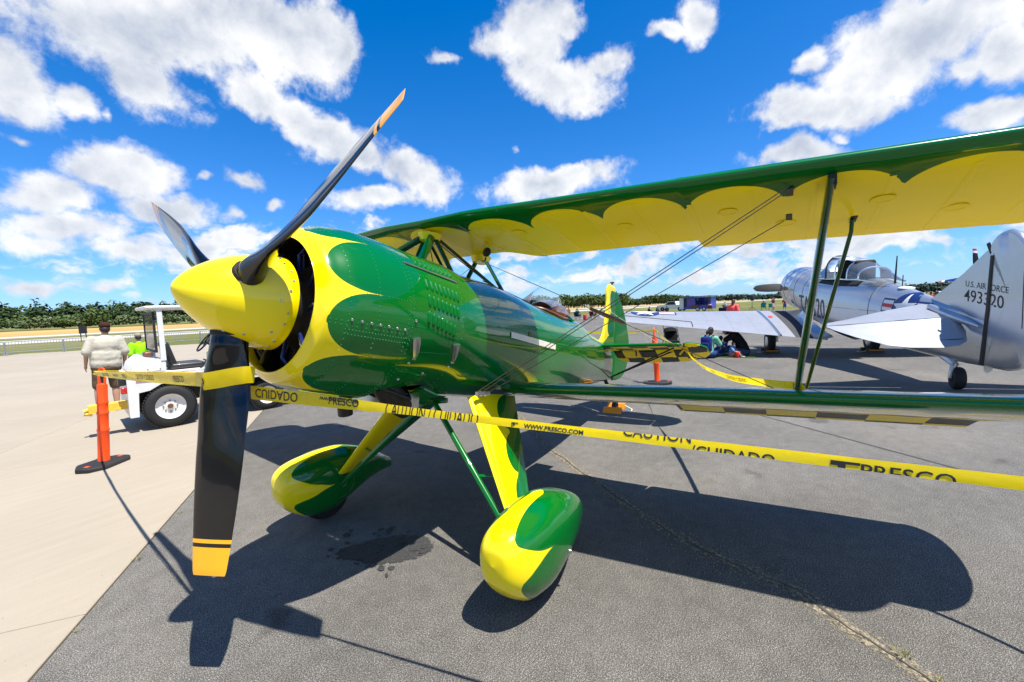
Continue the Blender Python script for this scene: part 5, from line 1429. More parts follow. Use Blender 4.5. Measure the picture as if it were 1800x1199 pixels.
ribbon('caution_tape', [st_, st_.lerp(sf_, .1)-Vector((0, 0, .09)), st_.lerp(sf_, .3)-Vector((0, 0, .15)), st_.lerp(sf_, .55)-Vector((0, 0, .14)), st_.lerp(sf_, .8)-Vector((0, 0, .075)), sf_], [.02, .05, .06, .06, .06, .05], [0, 25, 30, 20, 20, 30],
       'yellow caution tape from the tailplane of the biplane to its wing strut', [('CAUTION / CUIDADO', .5, .045, False, 1, 1.1), ('PRESCO', 1.2, .04, False, 1, 1.1), ('CAUTION / CUIDADO', 1.7, .045, False, 1, 1.1)])
sf2 = W(-2.15, 2.33, -.29)
ribbon('caution_tape', [sf2, (-.9, 3.2, 1.12), (-.2, 4.2, 1.10), (.6, 5.4, 1.1)], [.05, .05, .06, .06], [30, 20, 10, 0], 'yellow caution tape from the wing strut out past the lower wing tip')
pt_ = Vector((-6.90, .04, 1.09))
ribbon('caution_tape', [st_, st_.lerp(pt_, .25)-Vector((0, 0, .06)), st_.lerp(pt_, .5)-Vector((0, 0, .08)), st_.lerp(pt_, .75)-Vector((0, 0, .06)), pt_], [.03, .04, .045, .045, .03], [20, 30, 40, 30, 0], 'yellow caution tape from the tailplane to the post behind it')
ribbon('caution_tape', [pt_, (-7.2, -1.0, 1.03), (-7.6, -2.6, 1.03), (-8.0, -4.5, 1.1)], [.03, .05, .05, .05], [0, 20, 20, 10], 'yellow caution tape running behind the fin of the biplane')
b = MB(); k0 = st_
b.tube([k0+Vector((.03, 0, .03)), k0+Vector((.0, .02, -.04)), k0+Vector((-.05, .05, -.10))], .014, 6); b.tube([k0, k0+Vector((.04, -.06, -.09))], .012, 6); b.lathe([(-.02, 0), (-.015, .02), (.015, .02), (.02, 0)], k0-Vector((0, 0, .03)), (0, 0, 1), 8)
tag(b.build('tape_knot', M_tape), 'knot of yellow tape tied round the tailplane', 'tape knot')

# ================================================================ people
M_skin = simple('tanned skin', (.46, .24, .155, 1), .5, var=.12, vs=14)
M_skin2 = simple('fair skin', (.58, .34, .24, 1), .5, var=.1, vs=14)
M_hair = simple('dark brown hair', (.022, .013, .009, 1), .6, var=.4, vs=40)
_cl = {}
def cloth(rgb, nm=None):
    if rgb not in _cl:
        t = NT('cloth %d %d %d' % rgb); o = t.obj(); f = t.noise(9, 6, .6, o)
        k = t.math('ADD', t.math('MULTIPLY', f, .4), .8); q = t.n('ShaderNodeVectorMath', operation='SCALE'); q.inputs[0].default_value = lin(*rgb)[:3]; t.K.new(k, q.inputs['Scale'])
        t.set(Base_Color=q.outputs[0], Roughness=.9, Specular_IOR_Level=.2); t.bump(t.noise(13, 3, .5, o), .35, .04); _cl[rgb] = t.m
    return _cl[rgb]
def capsule(b, p, r, q, s, n=12):
    p, q = Vector(p), Vector(q); ax = q-p; L = ax.length
    if L < 1e-6: return
    ax /= L; prof = [(-r*cos(pi/2*i/4), r*sin(pi/2*i/4)) for i in range(5)]+[(L+s*sin(pi/2*i/4), s*cos(pi/2*i/4)) for i in range(5)]
    b.lathe(prof, p, ax, n)
def blobs(name, prims, mat, parent, vox=.016, smooth=5):
    b = MB()
    for c in prims:
        if c[0] == 'c': capsule(b, *c[1:])
        else: b.ball(c[1], c[2], 14, R=c[3] if len(c) > 3 else None)
    me = b.mesh(name, mat, 0); o = bpy.data.objects.new(name, me); COL.objects.link(o)
    m = o.modifiers.new('r', 'REMESH'); m.mode = 'VOXEL'; m.voxel_size = vox; m.use_smooth_shade = True
    s = o.modifiers.new('s', 'SMOOTH'); s.factor = .5; s.iterations = smooth
    m2 = bpy.data.meshes.new_from_object(o.evaluated_get(bpy.context.evaluated_depsgraph_get())); bpy.data.objects.remove(o); bpy.data.meshes.remove(me)
    m2.name = name; m2.materials.clear(); m2.materials.append(mat)
    m2.polygons.foreach_set('use_smooth', [True]*len(m2.polygons)); 
    return link(name, m2, parent)
def person(label, loc, rz, h=1.72, girth=1., pose='stand', shirt=(200, 195, 180), legs=(60, 50, 40), hair=M_hair, skin=M_skin, shorts=True, cap=None, vox=.018, sleeve=.62, lean=0., armpose=None, group=None, shoes=(225, 225, 225), longhair=False, pony=False, wide=False):
    t = thing('person', label, 'person', loc, rz, group); V3 = lambda x, y, z: Vector((x*h, y*h, z*h)); g = girth; J = {}
    if pose == 'stand':
        J = dict(pel=V3(0, 0, .515), wai=V3(.0, 0, .62), che=V3(0, 0, .735), nec=V3(0, 0, .845), hea=V3(.012, 0, .925))
        for s in (1, -1): J[s] = dict(sh=V3(0, s*.105*(.6+.4*g), .80), el=V3(-.02, s*.15*(.5+.5*g), .635), wr=V3(.05, s*.155*(.5+.5*g), .50), hip=V3(0, s*.05*g, .50), kn=V3(.012, s*.062*g, .28), an=V3(-.012, s*.066*g, .045))
    elif pose == 'ground':     # sitting on the ground, knees drawn up in front
        J = dict(pel=V3(0, 0, .07), wai=V3(.01, 0, .17), che=V3(.03, 0, .29), nec=V3(.06, 0, .385), hea=V3(.085, 0, .465))
        for s in (1, -1): J[s] = dict(sh=V3(.035, s*.10, .345), el=V3(.13, s*.14, .22), wr=V3(.24, s*.09, .20), hip=V3(.02, s*.055, .07), kn=V3(.23, s*.10, .19), an=V3(.36, s*.07, .04))
    elif pose == 'chair':      # sitting on a low folding chair
        J = dict(pel=V3(0, 0, .26), wai=V3(-.02, 0, .36), che=V3(-.05, 0, .48), nec=V3(-.06, 0, .575), hea=V3(-.045, 0, .655))
        for s in (1, -1): J[s] = dict(sh=V3(-.05, s*.105, .545), el=V3(.02, s*.14, .40), wr=V3(.14, s*.10, .36), hip=V3(0, s*.055, .26), kn=V3(.235, s*.07, .275), an=V3(.25, s*.065, .045))
    elif pose == 'bend':       # sitting on the ground, bent well forward
        J = dict(pel=V3(0, 0, .075), wai=V3(.04, 0, .18), che=V3(.12, 0, .30), nec=V3(.20, 0, .375), hea=V3(.27, 0, .40))
        for s in (1, -1): J[s] = dict(sh=V3(.14, s*.105, .36), el=V3(.27, s*.13, .26), wr=V3(.30, s*.10, .12), hip=V3(.02, s*.055, .07), kn=V3(.25, s*.13, .12), an=V3(.36, s*.05, .04))
    if armpose:
        for s in (1, -1):
            if s in armpose: J[s]['el'], J[s]['wr'] = V3(*armpose[s][0]), V3(*armpose[s][1])
    k = h/1.72
    body = [('c', J['pel'], .105*k*g, J['che'], .115*k*g), ('c', J['che'], .085*k*g, J['nec'], .055*k), ('c', J['nec'], .052*k, J['hea'], .055*k), ('e', J['hea']+V3(.0, 0, .005), (.092*k, .075*k, .112*k)), ('e', J['hea']+V3(.055, 0, -.012), (.016*k, .012*k, .02*k))]
    for s in (1, -1):
        q = J[s]; body += [('c', J['che'], .07*k, q['sh'], .058*k), ('c', q['sh'], .052*k*(.6+.4*g), q['el'], .040*k*(.7+.3*g)), ('c', q['el'], .040*k*(.7+.3*g), q['wr'], .027*k), ('c', q['hip'], .085*k*g**.6, q['kn'], .056*k*g**.4), ('c', q['kn'], .054*k*g**.4, q['kn'].lerp(q['an'], .35), .056*k*g**.4), ('c', q['kn'].lerp(q['an'], .35), .056*k*g**.4, q['an'], .036*k), ('e', J['hea']+V3(0, s*.044, -.004), (.02*k, .01*k, .03*k))]
        d = (q['wr']-q['el']).normalized(); sd = Vector((0, s, 0)); hp = q['wr']+d*.05*k
        body += [('e', hp, (.030*k, .022*k, .045*k), d.to_track_quat('Z', 'Y').to_matrix())]
        fx = d.cross(sd).normalized()
        for f_, (o_, L_) in enumerate(((-.024, .062), (-.008, .072), (.008, .068), (.024, .055))):
            r0 = hp+d*.035*k+fx*o_*k; r1 = r0+d*L_*.55*k; r2 = r1+(d*.7-sd*.6)*L_*.5*k; body += [('c', r0, .0095*k, r1, .009*k), ('c', r1, .009*k, r2, .0075*k)]
        body += [('c', hp-d*.015*k+fx*.022*k, .011*k, hp+d*.02*k+fx*.048*k, .009*k)]
        if pose == 'stand': body += [('c', q['an'], .04*k, q['an']+V3(.05, 0, -.022), .03*k)]
        else: body += [('c', q['an'], .04*k, q['an']+V3(.07, 0, .0), .03*k)]
    blobs('body', body, skin, t, vox)
    e = .018*k
    sh = [('c', J['pel']+V3(0, 0, .02), .118*k*g+e*.6, J['wai'], .118*k*g+e), ('c', J['wai'], .118*k*g+e, J['che'], .118*k*g+e), ('c', J['che'], .09*k*g+e, J['nec']-V3(0, 0, .012), .048*k+e)]
    for s in (1, -1):
        q = J[s]; m_ = q['sh'].lerp(q['el'], sleeve*1.35 if sleeve < .7 else 1); sh += [('c', J['che'], .085*k*g, q['sh'], .062*k+e), ('c', q['sh'], .06*k*(.6+.4*g)+e, m_, .060*k*(.6+.4*g)+e), ('e', J['che'].lerp(q['sh'], .45)-V3(.0, 0, .03), (.07*k*g+e, .075*k*g, .10*k))]
    if wide: sh += [('e', J['wai']-V3(0, 0, .015), (.18, .235, .24)), ('e', J['che'], (.155, .215, .20)), ('c', J['pel']+V3(0, .03, .025), .18, J['pel']+V3(0, -.03, .025), .18)]
    if sleeve <= 0: sh = [x for x in sh if not (x[0] == 'c' and any((x[1]-J[s]['sh']).length < 1e-6 for s in (1, -1)))]
    blobs('shirt', sh, cloth(shirt), t, vox)
    tr = [('e', J['pel'], (.118*k*g+e, .135*k*g+e, .10*k+e))]
    if wide: tr += [('e', J['pel']-V3(0, 0, .02), (.18, .225, .15))]
    for s in (1, -1):
        q = J[s]; end = q['hip'].lerp(q['kn'], .93) if shorts else q['kn']; tr += [('c', q['hip'], .092*k*g**.6+e*.6, end, (.075 if shorts else .062)*k*g**.4+e*.6)]
        if not shorts: tr += [('c', q['kn'], .062*k+e*.6, q['an']+V3(0, 0, .01), .046*k+e*.4)]
    blobs('shorts' if shorts else 'trousers', tr, cloth(legs), t, vox)
    fs = []
    for s in (1, -1):
        q = J[s]; dz = -.018 if pose in ('stand', 'chair') else .0; a0 = q['an']+V3(-.014, 0, dz-.004); fs += [('c', a0, .042*k, a0+V3(.085, 0, 0), .036*k)]
    blobs('shoes', fs, cloth(shoes), t, vox)
    hd = J['hea']
    hp = [('e', hd+V3(-.010, 0, .018), (.098*k, .083*k, .105*k)), ('e', hd+V3(-.03, 0, -.02), (.07*k, .072*k, .08*k))]
    if cap is None:
        if longhair: hp += [('c', hd+V3(-.03, 0, -.0), .075*k, hd+V3(-.045, 0, -.09), .06*k)]
        if pony: hp += [('c', hd+V3(-.055, .012, .03), .03*k, hd+V3(-.085, .03, -.01), .04*k), ('c', hd+V3(-.085, .03, -.01), .04*k, hd+V3(-.085, .035, -.06), .02*k)]
        blobs('hair', hp, hair, t, vox*.8)
    else:
        blobs('hair', [('e', hd+V3(-.012, 0, -.008), (.088*k, .079*k, .075*k))], hair, t, vox*.8)
        c_ = blobs('cap', [('e', hd+V3(-.006, 0, .033), (.098*k, .086*k, .072*k)), ('c', hd+V3(.045, -.02, .028), .016*k, hd+V3(.085, 0, .022), .014*k), ('c', hd+V3(.045, .02, .028), .016*k, hd+V3(.085, 0, .022), .014*k)], cloth(cap), t, vox*.7)
    return t
# the big man on the concrete, seen from behind
man = person('heavyset man in khaki shirt and brown shorts standing with his back turned', (-.62, -8.60, 0), radians(-97), 1.70, 1.15, wide=True, shirt=(184, 178, 160), legs=(96, 78, 58), cap=(62, 36, 26), vox=.014, sleeve=.66, armpose={1: ((-.02, .158, .655), (.045, .158, .525)), -1: ((-.02, -.158, .655), (.045, -.158, .525))})
man.rotation_euler = (Matrix.Rotation(.05, 3, Vector((-.235, -.972, 0))) @ Matrix.Rotation(radians(-97), 3, 'Z')).to_euler()
person('person in lime green shirt and camouflage cap behind the tow tractor', (-1.80, -10.7, 0), radians(-80), 1.42, 1.0, shirt=(150, 235, 20), legs=(60, 60, 60), cap=(150, 140, 120), vox=.018)
# family in the shade of the silver wing
wm = person('woman with ponytail and blue backpack sitting in the shade of the silver wing', (-11.35, .42, 0), radians(165), 1.66, 1.0, 'ground', shirt=(120, 190, 160), legs=(40, 60, 110), pony=True, shorts=False)
b = MB(); b.rbox((-.17, 0, .42), (.17, .30, .44), .07); b.rbox((-.27, 0, .36), (.06, .22, .22), .03)
for s in (1, -1): b.tube([(-.10, s*.10, .62), (.02, s*.11, .66), (.14, s*.11, .56), (.12, s*.12, .40)], .018, 6)
tag(b.build('backpack', cloth((32, 48, 110))), 'navy blue backpack on the back of the woman with the ponytail', 'backpack'); bp_ = bpy.data.objects['backpack']; bp_.matrix_world = Matrix.Translation((-11.35, .42, 0)) @ Matrix.Rotation(radians(165), 4, 'Z')
person('small child in blue shirt sitting beside the woman with the backpack', (-11.9, .62, 0), radians(150), 1.12, 1.0, 'ground', shirt=(36, 60, 190), legs=(90, 110, 160), vox=.014, armpose={-1: ((.13, -.13, .30), (.20, -.08, .42)), 1: ((.13, .13, .30), (.20, .08, .42))})
person('man in black shirt bent forward sitting on a mat under the silver wing', (-12.05, 1.28, 0), radians(-95), 1.80, 1.1, 'bend', shirt=(26, 26, 28), legs=(50, 70, 95), cap=(20, 20, 20), shorts=False)
person('toddler in light blue lying across the mat between the woman and the bent man', (-11.75, .95, 0), radians(80), .85, 1.0, 'ground', shirt=(110, 150, 200), legs=(200, 120, 110), vox=.012)
b = MB(); b.rbox((0, 0, .012), (.8, 1.15, .02), .008); tag(b.build('picnic_mat', cloth((70, 105, 50))), 'green picnic mat under the family by the silver wing', 'mat'); bpy.data.objects['picnic_mat'].location = (-12.0, 1.0, 0)
b = MB(); b.lathe([(0, 0), (0, .05), (.1, .065), (.14, .05), (.15, 0)], (0, 0, 0), (0, 0, 1), 16); tag(b.build('drink_jug', M_insred), 'red drink jug on the picnic mat by the bent man', 'jug'); bpy.data.objects['drink_jug'].location = (-11.62, 1.12, .022)
# stroller
st = thing('stroller', 'black folding stroller parked beyond the tailplane of the biplane', 'stroller', (-13.98, -1.17, 0), radians(25))
M_fab = cloth((24, 24, 26))
b = MB(); b.rbox((-.04, 0, .45), (.16, .44, .46), .06, Matrix.Rotation(-.25, 3, 'Y')); b.rbox((.14, 0, .25), (.38, .42, .10), .04); b.build('seat', M_fab, st)
b = MB(); b.grid([[Vector((-.12+.30*sin(q)*f-.05, .23*cos(q)**1*1.0, .66+.09*sin(q)-.12*f)) for q in [pi*k/10 for k in range(11)]] for f in (0, .35, .7, 1)]); b.build('canopy_hood', M_fab, st)
b = MB()
for s in (1, -1): b.tube([(.30, s*.24, .09), (-.05, s*.24, .60), (-.26, s*.23, .88), (-.30, s*.16, .93), (-.30, 0, .94)], .013, 6); b.tube([(-.28, s*.24, .09), (.0, s*.24, .50)], .013, 6)
b.build('frame', M_seal, st)
for sx, sy in ((.30, .24), (.30, -.24), (-.28, .24), (-.28, -.24)):
    b = MB(); b.lathe([(-.02, .03), (-.02, .085), (.02, .085), (.02, .03)], (sx, sy, .09), (0, 1, 0), 18); b.build('wheel', M_black, st)
# people further off
person('woman in coral pink shirt standing beyond the silver wing', (-21.3, .2, 0), radians(150), 1.68, 1.25, shirt=(250, 95, 95), legs=(60, 60, 80), vox=.022, hair=simple('red brown hair', (.07, .025, .012, 1), .6), longhair=True)
person('dark haired person in maroon top standing left in the pair beyond the silver wing', (-60.3, 1.3, 0), radians(60), 1.80, 1., shirt=(96, 60, 70), legs=(190, 180, 170), vox=.035)
person('person with a red backpack standing right in the pair beyond the silver wing', (-60.1, 2.5, 0), radians(200), 1.72, 1., shirt=(150, 50, 55), legs=(60, 90, 150), vox=.035, longhair=True)
def fchair(loc, rz, col, label, group='folding chairs along the edge of the ramp'):
    t = thing('folding_chair', label, 'chair', loc, rz, group)
    b = MB(); b.box((0, 0, .42), (.48, .52, .03)); b.box((-.30, 0, .68), (.03, .52, .50), Matrix.Rotation(-.25, 3, 'Y')); b.build('seat', cloth(col), t)
    b = MB()
    for s in (1, -1): b.tube([(.25, s*.27, 0), (-.25, s*.27, .43), (-.38, s*.27, .92)], .014, 5); b.tube([(-.25, s*.27, 0), (.25, s*.27, .43), (.25, s*.27, .6), (-.2, s*.27, .62)], .014, 5)
    b.build('frame', M_seal, t); return t
def sitter(x, y, rz, shirt, legs, label, chair, clabel):
    person(label, (x, y, .12), rz, 1.70, 1.05, 'chair', shirt=shirt, legs=legs, vox=.035); fchair((x, y, 0), rz, chair, clabel)
sitter(-42.8, -17.3, radians(165), (30, 110, 110), (40, 40, 50), 'person in teal shirt sitting in a folding chair far beyond the cockpit', (35, 40, 60), 'dark folding chair holding the person in teal')
sitter(-43.9, -15.9, radians(165), (225, 220, 215), (40, 35, 40), 'person in white shirt sitting in the maroon folding chair far beyond the cockpit', (100, 25, 45), 'maroon folding chair holding the person in white')
b = MB(); b.rbox((0, 0, .3), (.4, .3, .6), .06); tag(b.build('cooler_bag', M_insred), 'red cooler bag between the two folding chairs far beyond the cockpit', 'bag'); bpy.data.objects['cooler_bag'].location = (-43.2, -16.6, 0)
sitter(-66.0, .1, radians(170), (40, 60, 110), (60, 60, 70), 'person in dark blue sitting in a teal chair near the speaker stand', (20, 140, 130), 'teal folding chair near the speaker stand')
fchair((-65.3, 1.0, 0), radians(175), (25, 150, 135), 'empty teal folding chair beside the standing pair')
sitter(-64.2, 4.7, radians(150), (200, 205, 215), (40, 50, 90), 'person in pale shirt sitting in a blue chair right of the standing pair', (40, 70, 150), 'blue folding chair right of the standing pair')
sitter(-66.5, 6.2, radians(190), (230, 225, 220), (30, 30, 40), 'person in white reclining in a navy chair by the silver cowling', (25, 35, 80), 'navy folding chair by the silver cowling')
sitter(-66.6, 7.2, radians(190), (210, 50, 45), (60, 40, 40), 'person in red shirt sitting by the silver cowling', (160, 40, 40), 'red folding chair by the silver cowling')
sitter(-70.0, -5.0, radians(120), (200, 195, 210), (80, 80, 120), 'person in lilac sitting behind the coral pink woman', (110, 100, 150), 'lilac folding chair behind the coral pink woman')
sitter(-69.0, -7.0, radians(180), (170, 180, 200), (60, 60, 70), 'person in grey sitting right of the blue trailer', (150, 50, 60), 'dusky red folding chair right of the blue trailer')
b = MB(); b.box((0, 0, .72), (1.8, .8, .05)); 
for sx in (-.8, .8):
    for sy in (-.32, .32): b.tube([(sx, sy, 0), (sx, sy, .7)], .02, 5)
tag(b.build('picnic_table', simple('red brown tabletop', (.22, .05, .03, 1), .6)), 'red brown folding table right of the blue trailer', 'table'); bpy.data.objects['picnic_table'].location = (-69.0, -3.9, 0); bpy.data.objects['picnic_table'].rotation_euler = (0, 0, radians(80))
b = MB(); b.rbox((0, 0, .3), (1.0, .6, .5), .05); tag(b.build('ice_chest', cloth((25, 30, 48))), 'dark ice chest left of the red brown table', 'ice chest'); bpy.data.objects['ice_chest'].location = (-66.5, -5.0, 0); bpy.data.objects['ice_chest'].rotation_euler = (0, 0, radians(80))
# three people resting left of the trailer
for x, y, c_, l_ in ((-70.5, -16.6, (30, 30, 35), 'person in black sitting on the ground left of the white pickup'), (-71.0, -15.4, (60, 45, 40), 'person in brown sitting on the ground left of the white pickup'), (-72.0, -14.0, (35, 40, 50), 'person in dark grey sitting upright beside the white pickup')):
    person(l_, (x, y, 0), radians(rng.uniform(60, 200)), 1.9, 1.2, 'ground', shirt=c_, legs=(40, 40, 45), vox=.04, shorts=False)
# crowd behind the silver tail
cc = [((200, 40, 40), 'red'), ((235, 235, 230), 'white'), ((40, 60, 130), 'navy'), ((210, 170, 40), 'mustard'), ((190, 230, 40), 'lime'), ((60, 60, 65), 'charcoal'), ((220, 120, 150), 'pink'), ((90, 140, 190), 'sky blue'), ((150, 60, 40), 'rust'), ((230, 215, 190), 'cream'), ((40, 100, 70), 'forest green'), ((120, 80, 140), 'purple')]
ii = 0
for k, (col_, nm_) in enumerate(cc):
    px = -38.0-rng.uniform(0, 12); f_ = (k*7 % 12)/11; y_ = 2.18+(2-px)*(.215+.042*f_)
    sit = k % 4 == 3
    person('distant %s person in %s between the silver tail and the blue aircraft' % ('sitting' if sit else 'standing', nm_), (px, y_, .35 if sit else 0), radians(rng.uniform(0, 360)), 1.7, 1.05, 'chair' if sit else 'stand', shirt=col_, legs=rng.choice([(40, 45, 60), (150, 140, 120), (70, 90, 140)]), vox=.035, cap=rng.choice([None, (220, 220, 215), (40, 50, 90)]), group='spectators beyond the silver tail')
    if sit: fchair((px, y_, .22), radians(rng.uniform(0, 360)), rng.choice([(30, 40, 80), (150, 30, 40), (35, 35, 38)]), 'folding chair of the spectator in %s beyond the silver tail' % nm_, 'spectator chairs beyond the silver tail')

# ---------------------------------------------------------------- trailer, pickup, blue aircraft
M_tblue = simple('royal blue enamel', (.008, .035, .42, 1), .3, coat=.6)
tr = thing('food_trailer', 'royal blue food trailer with white nose and open serving side', 'trailer', (-73.5, -10.0, 0), radians(78))
# local x runs along the trailer, serving side faces -y... towards the viewer
b = MB(); b.box((.9, 0, .62), (4.4, 2.2, .55)); b.box((-.35, 0, 1.55), (1.9, 2.2, 1.35)); b.box((1.85, 1.0, 1.55), (2.5, .06, 1.30)); b.box((3.05, 0, 1.5), (.06, 2.2, 1.3)); b.build('body', M_tblue, tr)
b = MB(); b.box((-1.65, 0, 1.28), (.7, 2.2, 1.85)); b.build('white_nose', M_white, tr)
b = MB(); b.box((.8, -.25, 2.33), (4.9, 3.0, .12), Matrix.Rotation(-.03, 3, 'Y')); b.build('roof', M_tblue, tr)
b = MB(); b.box((-1.0, -1.11, 1.4), (.45, .03, 1.4)); b.build('door', M_seal, tr)
b = MB(); b.box((1.3, -1.12, 1.0), (3.2, .25, .05)); b.box((.45, -1.12, .75), (1.2, .2, .5)); b.build('serving_counter', simple('brown counter', (.16, .05, .03, 1), .5), tr)
for x in (1.0, 2.0):
    b = MB(); b.lathe([(-.1, .1), (-.1, .32), (.1, .32), (.1, .1)], (x, -1.06, .33), (0, 1, 0), 20); w_ = b.build('wheel', M_black, tr)
    b = MB(); b.lathe([(0, 0), (.02, .2), (.0, .22)], (x, -1.155, .33), (0, -1, 0), 16); b.build('rim', M_white, w_)
b = MB()
for x in (1.0, 3.0): b.box((x, -1.07, 1.62), (.07, .07, 1.3))
b.build('window_post', M_tblue, tr)
b = MB(); b.box((-.35, -1.115, 1.45), (.22, .01, .5)); b.build('menu_board', M_insred, tr)
person('person in dark shirt serving at the window of the blue trailer', (-72.3, -9.3, .35), radians(0), 1.68, 1.0, shirt=(25, 30, 50), legs=(30, 30, 40), vox=.04)
pk = thing('pickup_truck', 'white pickup truck in front of the blue trailer', 'pickup truck', (-80.0, -14.6, 0), radians(258))
b = MB(); prof = [(-2.4, .35), (2.6, .35), (2.7, .7), (2.6, 1.0), (1.3, 1.12), (.55, 1.75), (-.75, 1.75), (-.95, 1.12), (-2.6, 1.1), (-2.65, .6)]
b.prism([Vector((x, -.92, z)) for x, z in prof], (0, 1.84, 0)); b.build('body', M_white, pk)
for s in (1, -1):
    b = MB(); b.prism([Vector((x, s*.925, z)) for x, z in [(1.05, 1.15), (.5, 1.66), (-.65, 1.66), (-.75, 1.15)]], (0, s*.01, 0)); b.build('side_window', M_seal, pk)
    for x in (1.65, -1.6):
        b = MB(); b.lathe([(-.12, .1), (-.12, .38), (.12, .38), (.12, .1)], (x, s*.85, .38), (0, 1, 0), 20); b.build('wheel', M_black, pk)
b = MB(); b.prism([Vector((1.32, -.8, 1.13)), Vector((1.32, .8, 1.13)), Vector((.6, .72, 1.72)), Vector((.6, -.72, 1.72))], (.02, 0, .02)); b.build('windscreen', M_seal, pk)
bl_ = thing('blue_warplane', 'dark blue propeller warplane far behind the silver tail', 'airplane', (-40.5, 14.0, 0), radians(-28))
M_nav = simple('sea blue gloss', (.01, .035, .16, 1), .25, coat=.6)
hb = Vector((1.5, 0, 2.55)); ax2 = Vector((.97, 0, .2)).normalized()
b = MB(); b.lathe([(0, .55), (0, .62), (-.2, .68), (-1.3, .70), (-2.5, .66), (-5., .45), (-7.5, .12)], hb-ax2*.35, ax2, 32); b.build('fuselage', M_nav, bl_)
b = MB(); b.lathe([(-.05, .0), (-.05, .56), (-.1, .56)], hb-ax2*.35, ax2, 28); b.lathe([(-.3, .2), (-.05, .2), (.15, .10), (.22, 0)], hb, ax2, 16); b.build('engine', M_dark, bl_)
for k in range(4):
    a = radians(90+90*k+6); d = Vector((0, cos(a), sin(a))); b = MB(); P = []
    for i in range(13):
        r = .15+1.75*i/12; ch = .26*(.6+.4*sin(pi*min(1, i/12+.1))); e_ = ax2.cross(d); P.append([hb+d*r+e_*ch/2*cos(q)+ax2*(.03*sin(q)+.10*cos(q)) for q in [2*pi*j/10 for j in range(10)]])
    b.grid(P, cv=True, mf=lambda i, j: 2 if i >= 11 else (1 if i == 10 else 0)); b.build('propeller_blade', [M_grey if k != 1 else M_nav, M_star, M_insred], bl_)  # one level blade is coloured blue for the light on it
b = MB()
for s in (1, -1): b.prism([Vector((.4, s*.5, 1.9)), Vector((-1.9, s*.5, 1.75)), Vector((-1.7, s*2.2, 1.3)), Vector((.3, s*2.2, 1.45))], (0, 0, .16))
b.build('wings', M_nav, bl_)
for s in (1, -1):
    b = MB(); b.lathe([(-.12, .1), (-.13, .38), (.13, .38), (.12, .1)], (.1, s*2.0, .4), (0, 1, 0), 20); b.tube([(.1, s*2.0, .4), (-.05, s*2.05, 1.45)], .08, 8); b.build('main_gear', M_black, bl_)
b = MB(); b.prism([Vector((-6.0, -.04, 1.9)), Vector((-6.6, -.04, 3.1)), Vector((-7.2, -.04, 3.2)), Vector((-7.6, -.04, 1.6))], (0, .08, 0)); b.prism([Vector((-6.2, -2.0, 1.75)), Vector((-6.2, 2.0, 1.75)), Vector((-7.0, 2.0, 1.6)), Vector((-7.0, -2.0, 1.6))], (0, 0, .08)); b.build('tail', M_nav, bl_)
b = MB(); b.tube([(-6.8, 0, 1.4), (-6.9, 0, .2)], .06, 6); b.lathe([(-.06, .05), (-.06, .2), (.06, .2), (.06, .05)], (-6.9, 0, .2), (0, 1, 0), 14); b.build('tailwheel', M_black, bl_)
b = MB(); b.ball((-1.6, 0, 2.72), (1.0, .38, .42), 14); b.build('canopy', M_seal, bl_)
# speaker on a stand, and the small sign on the grass
sp = thing('loudspeaker', 'black loudspeaker on a tripod stand beyond the silver wing', 'loudspeaker', (-67.2, -1.35, 0), 0)
b = MB(); b.rbox((0, 0, 1.75), (.5, .42, .75), .04); b.build('cabinet', M_seal, sp)
b = MB(); b.tube([(0, 0, .0), (0, 0, 1.4)], .03, 6)
for k in range(3): b.tube([(0, 0, .6), (.5*cos(k*2.1), .5*sin(k*2.1), 0)], .025, 5)
b.build('stand', M_seal, sp)
sg = thing('field_sign', 'small black square sign on posts beyond the barrier', 'sign', (-11.1, -56.6, 0), radians(10))
b = MB(); b.box((0, 0, 1.15), (.62, .06, .75)); b.build('board', M_seal, sg)
b = MB()
for s in (-.2, .2): b.box((s, 0, .4), (.06, .06, .8))
b.build('sign_post', M_dark, sg)
mk = thing('wind_pole', 'slim white marker pole in front of the woods beyond the cockpit', 'pole', (-150, -72, 0), 0)
b = MB(); b.tube([(0, 0, 0), (0, 0, 4.4)], .14, 6); b.build('mast', M_white, mk)

# ================================================================ crowd barriers
M_galv = simple('galvanised steel', (.33, .34, .35, 1), .45, .5, var=.12, vs=8)
b = MB(); Lb = 2.35
for z in (.18, .80): b.tube([(-Lb/2, 0, z), (Lb/2, 0, z)], .024, 6)
for s in (-1, 1): b.tube([(s*Lb/2, 0, .05), (s*Lb/2, 0, .80)], .026, 6)
railm = b.mesh('rail', M_galv)
b = MB()
for s in (-1, 1): b.tube([(s*(Lb/2-.02), -.32, .02), (s*(Lb/2-.02), 0, .10), (s*(Lb/2-.02), .32, .02)], .024, 6)
footm = b.mesh('feet', M_galv)
b = MB(); b.tube([(0, 0, .18), (0, 0, .80)], .011, 5); barm = b.mesh('bar', M_galv)
p0 = Vector((7.5, -38.2, 0)); dv = Vector((-.99, .14, 0)).normalized()
lab = ['leftmost section of the steel crowd barrier along the concrete', 'second section of the steel crowd barrier from the left']
for k in range(11):
    lb = ('%s section of grey' % ['first','second','third','fourth','fifth','sixth','seventh','eighth','ninth','tenth','last'][k])+' crowd barrier counted from the left along the grass edge' if True else 'section of grey steel crowd barrier along the grass edge of the concrete'
    t = thing('crowd_barrier', lb, 'barrier', p0+dv*(Lb+.06)*k, math.atan2(dv.y, dv.x), 'steel crowd barriers along the grass')
    link('rail', railm, t); link('feet', footm, t)
    for q in range(17):
        o = link('bar', barm, t); o.location = (-Lb/2+Lb*(q+1)/18, 0, 0)

